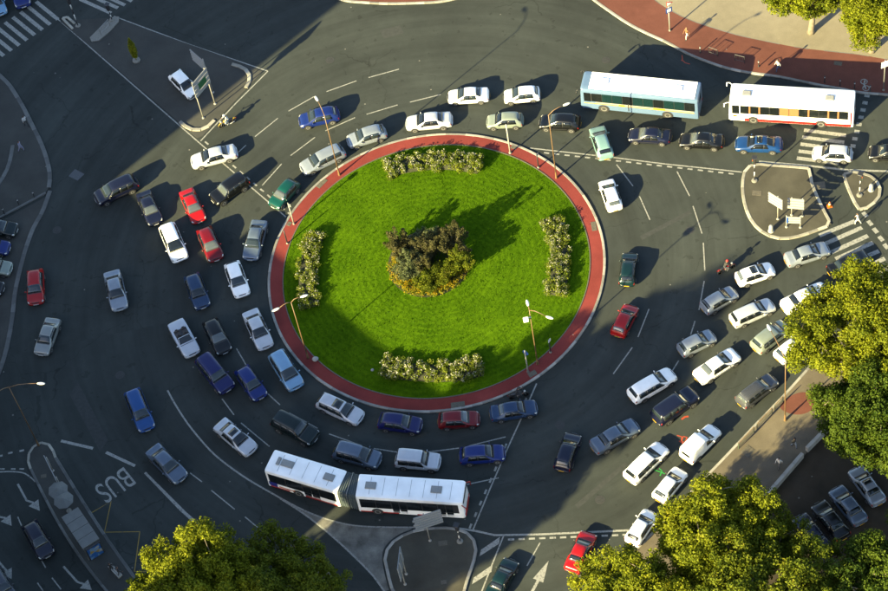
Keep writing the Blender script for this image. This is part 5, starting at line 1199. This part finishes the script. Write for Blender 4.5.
    for s in (1, -1): q.sphere(hd + Vector((.083, s * .032, .078)), (.008, .012, .008), 6, 4)
    q.mi = 2; q.tube([hd + Vector((.072, -.022, .006)), hd + Vector((.078, 0, .004)), hd + Vector((.072, .022, .006))], .007, 5)
    return q.mesh('person', [BLACK, BLACK, SKIN, BLACK], True), hd
FIG = {}
def person(pose, px, top, legs, label, rz=0., z=.12, hair=HAIRD, at=None, helmet=None, extra=None, shoe=BLACK):
    if pose not in FIG: FIG[pose] = figure_mesh(pose)
    me, hd = FIG[pose]; b = at or G(*px, z)
    o = ob('person', me, None, (b.x, b.y, z), rz); paint_slot(o, top, 0); paint_slot(o, legs, 1); paint_slot(o, SKIN, 2); paint_slot(o, shoe, 3)
    tag(o, label, 'person', 'people on foot' if pose != 'ride' else 'motorcycle riders')
    if helmet: MB().sphere(hd + Vector((-.005, 0, .075)), (.145, .125, .145), 14, 9).build('helmet', helmet, o, True); MB().sphere(hd + Vector((.07, 0, .07)), (.085, .10, .06), 10, 6).build('visor', GLASS, o, True)
    else: MB().sphere(hd + Vector((-.022, 0, .10)), (.100, .097, .095), 12, 8).sphere(hd + Vector((-.055, 0, .02)), (.05, .075, .08), 10, 6).build('hair', hair, o, True)
    if extra: MB().box(extra[0], extra[1], ch=.04).build('bag', extra[2], o)
    return o
CW = mat('white_cloth', (.42, .415, .40), .8); CK = mat('black_cloth', (.02, .02, .022), .85); CJ = mat('blue_jeans', (.03, .065, .14), .85); CBR = mat('brown_cloth', (.15, .065, .025), .85); CLJ = mat('pale_jeans', (.16, .19, .23), .85); CGY = mat('grey_cloth', (.06, .062, .07), .85); CR = mat('red_cloth', (.2, .012, .012), .8); CLV = mat('lilac_cloth', (.17, .17, .24), .85); CYE = mat('yellow_cloth', (.3, .2, .02), .8)
person('walk', (687, 38.5), CBR, CW, 'person in a brown top and white trousers on the red footway', -2.6, hair=HAIRB)
person('walk', (778, 70.5), CW, CJ, 'person in a white top and blue jeans on the red footway', -2.9)
person('walk', (857.5, 224), CW, CW, 'person dressed in white at the head of the right-hand zebra crossing', 2.7, z=.012)
person('stand', (849, 19), CK, CK, 'person in black under the top right trees', 1.2, z=.125)
person('walk', (27, 126), CW, CK, 'person in a white shirt walking by the left kerb', 2.1)
person('walk', (22, 151), CLV, CLV, 'person in pale clothes on the left footway', -.4)
person('walk', (794, 447.5), CK, CLJ, 'person in a black top and pale jeans beside the golden tree', -1.2)
person('walk', (779, 467.5), CW, CGY, 'person in a white top near the low white wall', -2.4)
person('stand', (113, 572), CK, CK, 'person in black left of the pale bench', 1.6)
person('walk', (120.5, 576), CK, CGY, 'person in black and grey right of the pale bench', .4)

# ------------------------------------------------------------------ motorcycles
def motorcycle(label, px, px_front, colr, rider, scooter=False):
    a, b = G(*px, .4), G(*px_front, .4); d = b - a; rz = math.atan2(d.y, d.x); c = (a + b) / 2
    e = thing('motorcycle', label, 'motorcycle', (c.x, c.y, .002), rz, 'motorcycles in the traffic'); r = .31
    for x in (-.66, .72):
        w = MB().lathe([(r - .09, -.05), (r - .02, -.06), (r, 0), (r - .02, .06), (r - .09, .05)], 18, 'Y').build('wheel', RUBBER, e, True); w.location = (x, 0, r)
        MB().lathe([(r - .09, -.03), (.05, -.05), (.05, .05), (r - .09, .03)], 18, 'Y').build('rim', RIM, w, True, 50)
    MB().tube([(-.30, 0, .62), (0, 0, .66), (.22, 0, .78), (.40, 0, .74)], [.10, .15, .17, .10], 10).build('tank', colr, e, True)
    MB().sphere((-.32, 0, .76), (.40, .14, .075), 12, 7).build('saddle', BLACK, e, True)
    MB().box((.05, 0, .42), (.46, .26, .34), ch=.06).build('engine', STEEL, e)
    for s in (1, -1):
        MB().tube([(.72, s * .09, r), (.50, s * .08, .88)], .028, 6).build('fork', STEEL, e); MB().tube([(-.66, s * .10, r), (-.15, s * .09, .48)], .03, 6).build('swing_arm', BLACK, e)
        MB().tube([(.46, s * .05, .95), (.44, s * .30, 1.0)], .02, 6).build('handlebar', BLACK, e); MB().tube([(.50, s * .26, 1.0), (.52, s * .34, 1.12)], .012, 5).sphere((.52, s * .35, 1.14), (.03, .07, .05), 8, 5).build('mirror', BLACK, e)
    MB().tube([(.1, .18, .3), (-.35, .19, .30), (-.75, .2, .42)], [.04, .05, .06], 8).build('exhaust', CHROME, e, True); MB().sphere((.62, 0, .86), (.10, .12, .11), 10, 7).build('headlight', CHROME, e, True)
    MB().tube([(.48, 0, .34 + r), (.72, 0, .06 + 2 * r), (.98, 0, .02 + r + .1)], [.03, .06, .04], 8).build('mudguard', colr, e, True); MB().tube([(-.5, 0, .70), (-.82, 0, .72), (-.98, 0, .60)], [.07, .08, .05], 8).build('tail_unit', colr, e, True); MB().box((-.98, 0, .66), (.04, .14, .08), ch=.01).build('taillight', TAIL, e)
    if rider:
        f = Vector((math.cos(rz), math.sin(rz), 0)); person('ride', None, rider[0], rider[1], rider[2], rz, z=.03, at=c - f * .20, helmet=rider[3])
MRED = paintm('bike_red', (.2, .008, .008), .1); MYEL = paintm('bike_yellow', (.3, .19, .01), .1)
motorcycle('yellow motorcycle below the triangle island', (232, 120.5), (222.5, 124.5), MYEL, (CW, CJ, 'motorcyclist in white with a white helmet below the triangle island', WHITE))
motorcycle('red motorcycle left of the white hatchback with the sunroof', (719.5, 272), (733, 265.5), MRED, (CK, CGY, 'motorcyclist in black beside the white hatchback with the sunroof', SIGNR))
motorcycle('black motorcycle squeezed between the steel blue saloon and the kerb', (511, 397), (526, 393.5), paintm('bike_black', (.02, .02, .02), .2), (CK, CK, 'motorcyclist in black beside the steel blue saloon', BLACK))
# ------------------------------------------------------------------ plants
def leaf_cloud(centres, radii, counts, size, seed, flat=.35):
    """Leaf-sized quads scattered round the clump centres; returns a mesh of separate leaves."""
    g = np.random.default_rng(seed); C = np.repeat(np.array(centres), counts, 0); Rr = np.repeat(np.array(radii), counts, 0); N = len(C)
    d = g.normal(size=(N, 3)); d /= np.linalg.norm(d, axis=1)[:, None]; P = C + d * (Rr[:, None] if Rr.ndim == 1 else Rr) * (g.random(N)[:, None] ** .45)
    n = d * .8 + g.normal(size=(N, 3)) * .7; n[:, 2] += flat; n /= np.linalg.norm(n, axis=1)[:, None]
    t = np.cross(n, g.normal(size=(N, 3))); t /= np.linalg.norm(t, axis=1)[:, None]; b = np.cross(n, t)
    s = g.uniform(size * .55, size * 1.25, N)[:, None]; w = s * .62
    V = np.stack([P - t * s * .5, P - b * w * .5 + n * s * .06, P + t * s * .5 - n * s * .08, P + b * w * .5 + n * s * .06], 1)
    me = bpy.data.meshes.new('leaves'); me.from_pydata(V.reshape(-1, 3), [], np.arange(4 * N).reshape(-1, 4)); return me
def tree(label, base, lobes, trunk_h, leafm, n_clump, per, seed, size=.245, z=0., group='plane trees', tr=.28, name='plane_tree', clump=.72):
    """lobes: (x, y, z, rx, ry, rz) in metres from the trunk base; clumps sit in and on them."""
    rr = random.Random(seed); e = thing(name, label, 'tree', (base.x, base.y, z), 0, group)
    cs, rs = [], []; tot = sum(l[3] * l[4] for l in lobes)
    for l in lobes:
        for k in range(max(3, int(n_clump * l[3] * l[4] / tot))):
            while True:
                p = Vector((rr.uniform(-1, 1), rr.uniform(-1, 1), rr.uniform(-1, 1)))
                if .25 < p.length < 1: break
            p = p * (1 if rr.random() < .35 else rr.uniform(.86, 1.04) / p.length)
            cs.append((l[0] + p.x * l[3], l[1] + p.y * l[4], l[2] + p.z * l[5])); rs.append(clump * rr.uniform(.6, 1.25))
    cnt = [int(per * (r / clump) ** 2 * rr.uniform(.7, 1.3)) for r in rs]
    o = ob('crown', leaf_cloud(cs, rs, cnt, size, seed), e); o.data.materials.append(leafm)
    q = MB(); lean = Vector((rr.uniform(-.3, .3), rr.uniform(-.3, .3), 0)); top = Vector((lobes[0][0] * .5, lobes[0][1] * .5, trunk_h)) + lean
    q.tube([(0, 0, -.05), (0, 0, .3), Vector((0, 0, .3)).lerp(top, .5) + Vector((.05, -.04, 0)), top], [tr * 1.5, tr * 1.1, tr * .95, tr * .8], 10); q.build('trunk', BARK, e, True)
    lim = MB(); main = []
    for l in lobes:
        for k in range(2 if len(lobes) > 3 else 3):
            t = Vector((l[0] + rr.uniform(-.5, .5) * l[3], l[1] + rr.uniform(-.5, .5) * l[4], l[2] + rr.uniform(-.1, .4) * l[5])); mid = top.lerp(t, .5) + Vector((rr.uniform(-.4, .4), rr.uniform(-.4, .4), .5)); lim.tube([top - Vector((0, 0, .3)), mid, t], [tr * .55, tr * .35, tr * .12], 7); main += [mid, t]
    for i in range(0, len(cs), max(1, len(cs) // 60)):
        c = Vector(cs[i]); m_ = min(main, key=lambda p: (p - c).length); lim.tube([m_, m_.lerp(c, .5) + Vector((0, 0, .15)), c], [tr * .16, tr * .10, .015], 5)
    lim.build('limbs', BARK, e, True); return e
def crown_tree(label, px_c, hc, lobes, leafm, n_clump, per, seed, trunk=4.0, **kw):
    """Crown centre seen at px_c, hc metres up; lobes relative to that centre."""
    c = G(*px_c, hc); z = kw.pop('z', 0.); b = Vector((c.x, c.y, z)); return tree(label, b, [(x, y, zz + hc - z, rx, ry, rz) for x, y, zz, rx, ry, rz in lobes], trunk, leafm, n_clump, per, seed, z=z, **kw)
def B_(r, h, seed=0, n=9):
    # a spread of uneven boughs round the crown's middle
    g = random.Random(900 + seed + int(r * 100)); out = [(0, 0, 0, r * .62, r * .62, h * .75)]
    for k in range(n):
        a = k * 2 * math.pi / n + g.uniform(-.35, .35); d = r * g.uniform(.45, .78); s_ = r * g.uniform(.26, .46); out.append((d * math.cos(a), d * math.sin(a), h * g.uniform(-.45, .55), s_, s_ * g.uniform(.8, 1.1), s_ * g.uniform(.7, 1.0)))
    for k in range(3): out.append((r * g.uniform(-.35, .35), r * g.uniform(-.35, .35), h * g.uniform(.5, .8), r * .34, r * .34, h * .32))
    return out
# lower left
crown_tree('golden plane tree at the bottom left, lit from the left', (199, 586), 12.3, B_(5.6, 4.9, 21, 11), LEAF_Y, 430, 195, 21, 5.0)
crown_tree('darker green plane tree at the bottom left, right of the golden one', (282, 600), 9.5, B_(6.0, 4.8, 22, 11), LEAF_G, 460, 195, 22, 4.5)
# lower right
crown_tree('large golden green plane tree at the bottom right in front of the queue', (714, 541), 9.0, B_(5.9, 4.4, 23, 12), LEAF_Y, 500, 195, 23, 4.0, z=.12)
crown_tree('green plane tree at the bottom edge under the red saloon', (634, 604), 8.2, B_(5.6, 4.0, 24, 11), LEAF_Y, 420, 195, 24, 4.0, z=.0)
crown_tree('green plane tree at the bottom edge beside the car park', (758, 585), 8.0, B_(6.6, 4.3, 25, 12), LEAF_G, 500, 195, 25, 4.0, z=.0)
crown_tree('bright golden plane tree at the right edge', (852, 336), 9.0, B_(6.9, 4.6, 26, 12), LEAF_Y, 560, 195, 26, 4.2, z=.12)
crown_tree('plane tree in shaded green below the golden one at the right edge', (870, 416), 7.8, B_(5.2, 3.8, 27, 11), LEAF_SHADE, 460, 195, 27, 3.8, z=.0)
crown_tree('dark green plane tree in the bottom right corner', (890, 585), 6.5, B_(5.6, 3.6, 28, 11), LEAF_SHADE, 370, 195, 28, 3.5, z=.0)
crown_tree('green tree beyond the right edge over the car park', (938, 436), 8.0, B_(6, 4.0, 35, 11), LEAF_SHADE, 360, 195, 35, 3.8, z=.0)
# top right
crown_tree('golden plane tree with a pale trunk on the plaza', (812, -12), 6.8, [(0, 0, 0, 3.2, 3.0, 2.4), (-2.6, -.3, -.3, 1.7, 1.6, 1.5), (2.0, .2, .1, 2.2, 2., 1.8)], LEAF_Y, 210, 195, 29, 3.4, z=.125, tr=.3)
crown_tree('golden plane tree at the top right corner', (874, 8), 6.6, [(0, 0, 0, 2.9, 2.7, 2.4), (-1.3, -1.9, -1.3, 1.4, 1.3, 1.7), (1.8, .2, .3, 2.2, 2., 1.8)], LEAF_Y, 210, 195, 30, 3.2, z=.125, tr=.3)
# avenue trees beyond the lower left corner: their shade falls over the lower road; the low one is added for dapples
for i, (u, v, hc, r, h) in enumerate(((-68, -22.2, 23, 4.6, 9.5), (-64, -19.0, 20, 4.4, 8.0), (-76, -21.0, 26, 4.8, 9.5), (-60, -17.0, 10.5, 4.4, 5.5))):
    p = UV(u, v); tree(('tall plane tree right of its neighbours beyond the lower left corner', 'tall plane tree nearest the junction beyond the lower left corner', 'tallest plane tree farthest beyond the lower left corner', 'low plane tree added unseen beyond the lower left corner to dapple the light')[i], p, [(x, y, z + hc, a, b, c) for x, y, z, a, b, c in B_(r, h, i, 11)] + [(0, 0, hc, r * .85, r * .85, h * .9)], (9., 9., 9., 4.)[i], LEAF_G, (700, 700, 700, 260)[i], 95, 40 + i, size=.72, group='tall avenue trees', tr=.5, clump=1.3)

# flower beds on the lawn
def bed(label, px, w, leafm, seed, nleaf, nflower, h=.9, fl=PETAL_W):
    path = spline(GP(px, .3), 8); rr = random.Random(seed); e = thing('flower_bed', label, 'flower bed', (path[len(path) // 2].x, path[len(path) // 2].y, .12), 0, 'flower beds on the lawn'); o0 = Vector((path[len(path) // 2].x, path[len(path) // 2].y, .12))
    zb = lambda p: lawn_z(math.hypot(p.x, p.y)) - .12
    q = MB(); q.tube([p - o0 + Vector((0, 0, .12 + zb(p))) for p in path], [w * .25] + [w * .36] * (len(path) - 2) + [w * .25], 10)
    q.v = [(x, y, z0 if z0 > -.05 else -.05) for x, y, z0 in q.v]; q.v = [(x, y, min(z0, .25 + .25)) for x, y, z0 in q.v]; q.build('soil', mat('bed_soil', (.02, .022, .008), .95, noise=.3), e, True)
    cs, rs = [], []
    for k in range(int(len(path) * w * 1.6)):
        i = rr.randrange(len(path) - 1); p = path[i].lerp(path[i + 1], rr.random()); t = (path[i + 1] - path[i]).normalized(); n_ = Vector((-t.y, t.x, 0)); y = rr.uniform(-.5, .5) * w * .85
        hh = h * rr.uniform(.55, 1.15) * (1 - (abs(y) / (w * .55)) ** 3 * .4); c = p + n_ * y - o0; cs.append((c.x, c.y, zb(p) + hh * .6 + .05)); rs.append(rr.uniform(.25, .48))
    ob('foliage', leaf_cloud(cs, rs, [int(nleaf / len(cs))] * len(cs), .17, seed), e).data.materials.append(leafm)
    fc = [(c[0] + rr.gauss(0, .1), c[1] + rr.gauss(0, .1), c[2] + rs[i] * .55) for i, c in enumerate(cs) if rr.random() < .75]
    ob('blossom', leaf_cloud(fc, [.26] * len(fc), [int(nflower / len(fc))] * len(fc), .13, seed + 1, .9), e).data.materials.append(fl)
    ob('pale_shoots', leaf_cloud(cs[::3], [r * 1.1 for r in rs[::3]], [int(nleaf / len(cs) * .5)] * len(cs[::3]), .16, seed + 2), e).data.materials.append(LEAF_S)
bed('curved flower bed at the top of the lawn', [(387, 171), (405, 166), (430, 162.5), (456, 163), (481, 167)], 2.5, LEAF_H, 51, 15000, 1500)
bed('narrow flower bed at the right of the lawn', [(552, 221), (557.5, 240), (560, 262), (558.5, 280), (555, 295)], 2.5, LEAF_H, 52, 13000, 1200)
bed('curved flower bed at the bottom of the lawn', [(383, 367), (400, 370.5), (430, 373), (458, 372), (482, 367)], 2.6, LEAF_H, 53, 15000, 1600)
bed('narrow flower bed at the left of the lawn', [(316, 236), (311, 250), (308, 268), (307, 288), (311, 307)], 2.3, LEAF_H, 54, 13000, 1000)
# middle of the lawn: a ring of yellow flowers round bronze shrubs
cc = G(429, 263, .4); rr = random.Random(60); e = thing('flower_ring', 'low ring of yellow flowers round the bronze shrubs', 'flower bed', (cc.x, cc.y, .36), 0)
rg = [(3.75 * math.cos(k * math.pi / 24), 3.75 * math.sin(k * math.pi / 24)) for k in range(48)]; MB().prism([(x * 1.07, y * 1.07) for x, y in rg], -.15, .06).build('soil', mat('ring_soil', (.02, .022, .008), .95, noise=.3), e)
cs = []
for k in range(150): a = rr.gauss(-2.2, 1.25); r = rr.uniform(2.7, 3.95); cs.append((r * math.cos(a), r * math.sin(a), rr.uniform(.12, .3)))
ob('foliage', leaf_cloud(cs, [.32] * 150, [40] * 150, .15, 61), e).data.materials.append(LEAF_H); ob('blossom', leaf_cloud([(x, y, z + .16) for x, y, z in cs], [.34] * 150, [24] * 150, .11, 62, .9), e).data.materials.append(PETAL_Y)
def shrub(label, px, r, h, leafm, seed, spiky=True, n=26):
    c = G(*px, .4); e = thing('shrub', label, 'shrub', (c.x, c.y, .36), 0, 'shrubs in the middle of the lawn'); rr = random.Random(seed); cs, rs = [], []; st = MB()
    for k in range(n):
        a = rr.uniform(0, 2 * math.pi); rad = r * math.sqrt(rr.random()); t = Vector((rad * math.cos(a), rad * math.sin(a), h * rr.uniform(.45, 1.0) * (1 - .35 * (rad / r) ** 2))); st.tube([(t.x * .15, t.y * .15, -.05), t * .55 + Vector((0, 0, .1)), t], [.035, .022, .008], 5)
        for f in (.6, .85, 1.0): cs.append(tuple(t * f)); rs.append(.24 + .22 * rr.random())
        if spiky: cs.append(tuple(t * 1.12)); rs.append(.16)
    ob('foliage', leaf_cloud(cs, rs, [75 if spiky else 60] * len(cs), .15, seed, .1), e).data.materials.append(leafm); st.build('stems', BARK, e)
shrub('bronze feathery shrub at the upper left of the central clump', (401, 252), 1.35, 3.2, LEAF_B, 71); shrub('bronze feathery shrub in the middle of the central clump', (428, 262), 1.7, 3.3, LEAF_B, 72, n=34); shrub('bronze feathery shrub at the upper right of the central clump', (455, 252), 1.8, 3.8, LEAF_B, 73, n=36)
shrub('tall olive shrub at the right of the central clump', (462, 268), 1.4, 2.6, LEAF_G, 78, True); shrub('tall grey green shrub at the lower left of the central clump', (412, 268), 1.3, 2.4, LEAF_S, 79, True)
shrub('grey green shrub at the left of the central clump', (408, 275), 1.4, 1.9, LEAF_S, 74, False); shrub('dark green shrub at the lower right of the central clump', (446, 279), 1.5, 1.8, LEAF_G, 75, False); shrub('grey green shrub at the top of the central clump', (430, 243), 1.3, 2.0, LEAF_S, 76, False); shrub('olive shrub at the bottom of the central clump', (427, 285), 1.3, 1.5, LEAF_G, 77, False)
# slim conifer on the triangle island
b = G(136.5, 60.5, .03); e = thing('conifer', 'slim yellow green conifer on the triangle island', 'tree', (b.x, b.y, .03), 0)
MB().lathe([(.42, 0), (.42, .14), (.30, .18)], 12).build('planter_ring', CONC, e, True, 40); MB().tube([(0, 0, 0), (0, 0, 1.0), (0, 0, 3.2)], [.06, .05, .015], 7).build('trunk', BARK, e, True)
cs = []; rs = []
for k in range(46):
    f = k / 45; r = .36 * math.sin(math.pi * min(1, .12 + .88 * f)) ** .8; a = k * 2.4; cs.append((r * .6 * math.cos(a), r * .6 * math.sin(a), .55 + 3.0 * f)); rs.append(max(.1, r * .75))
ob('crown', leaf_cloud(cs, rs, [95] * 46, .13, 81), e).data.materials.append(LEAF_C)
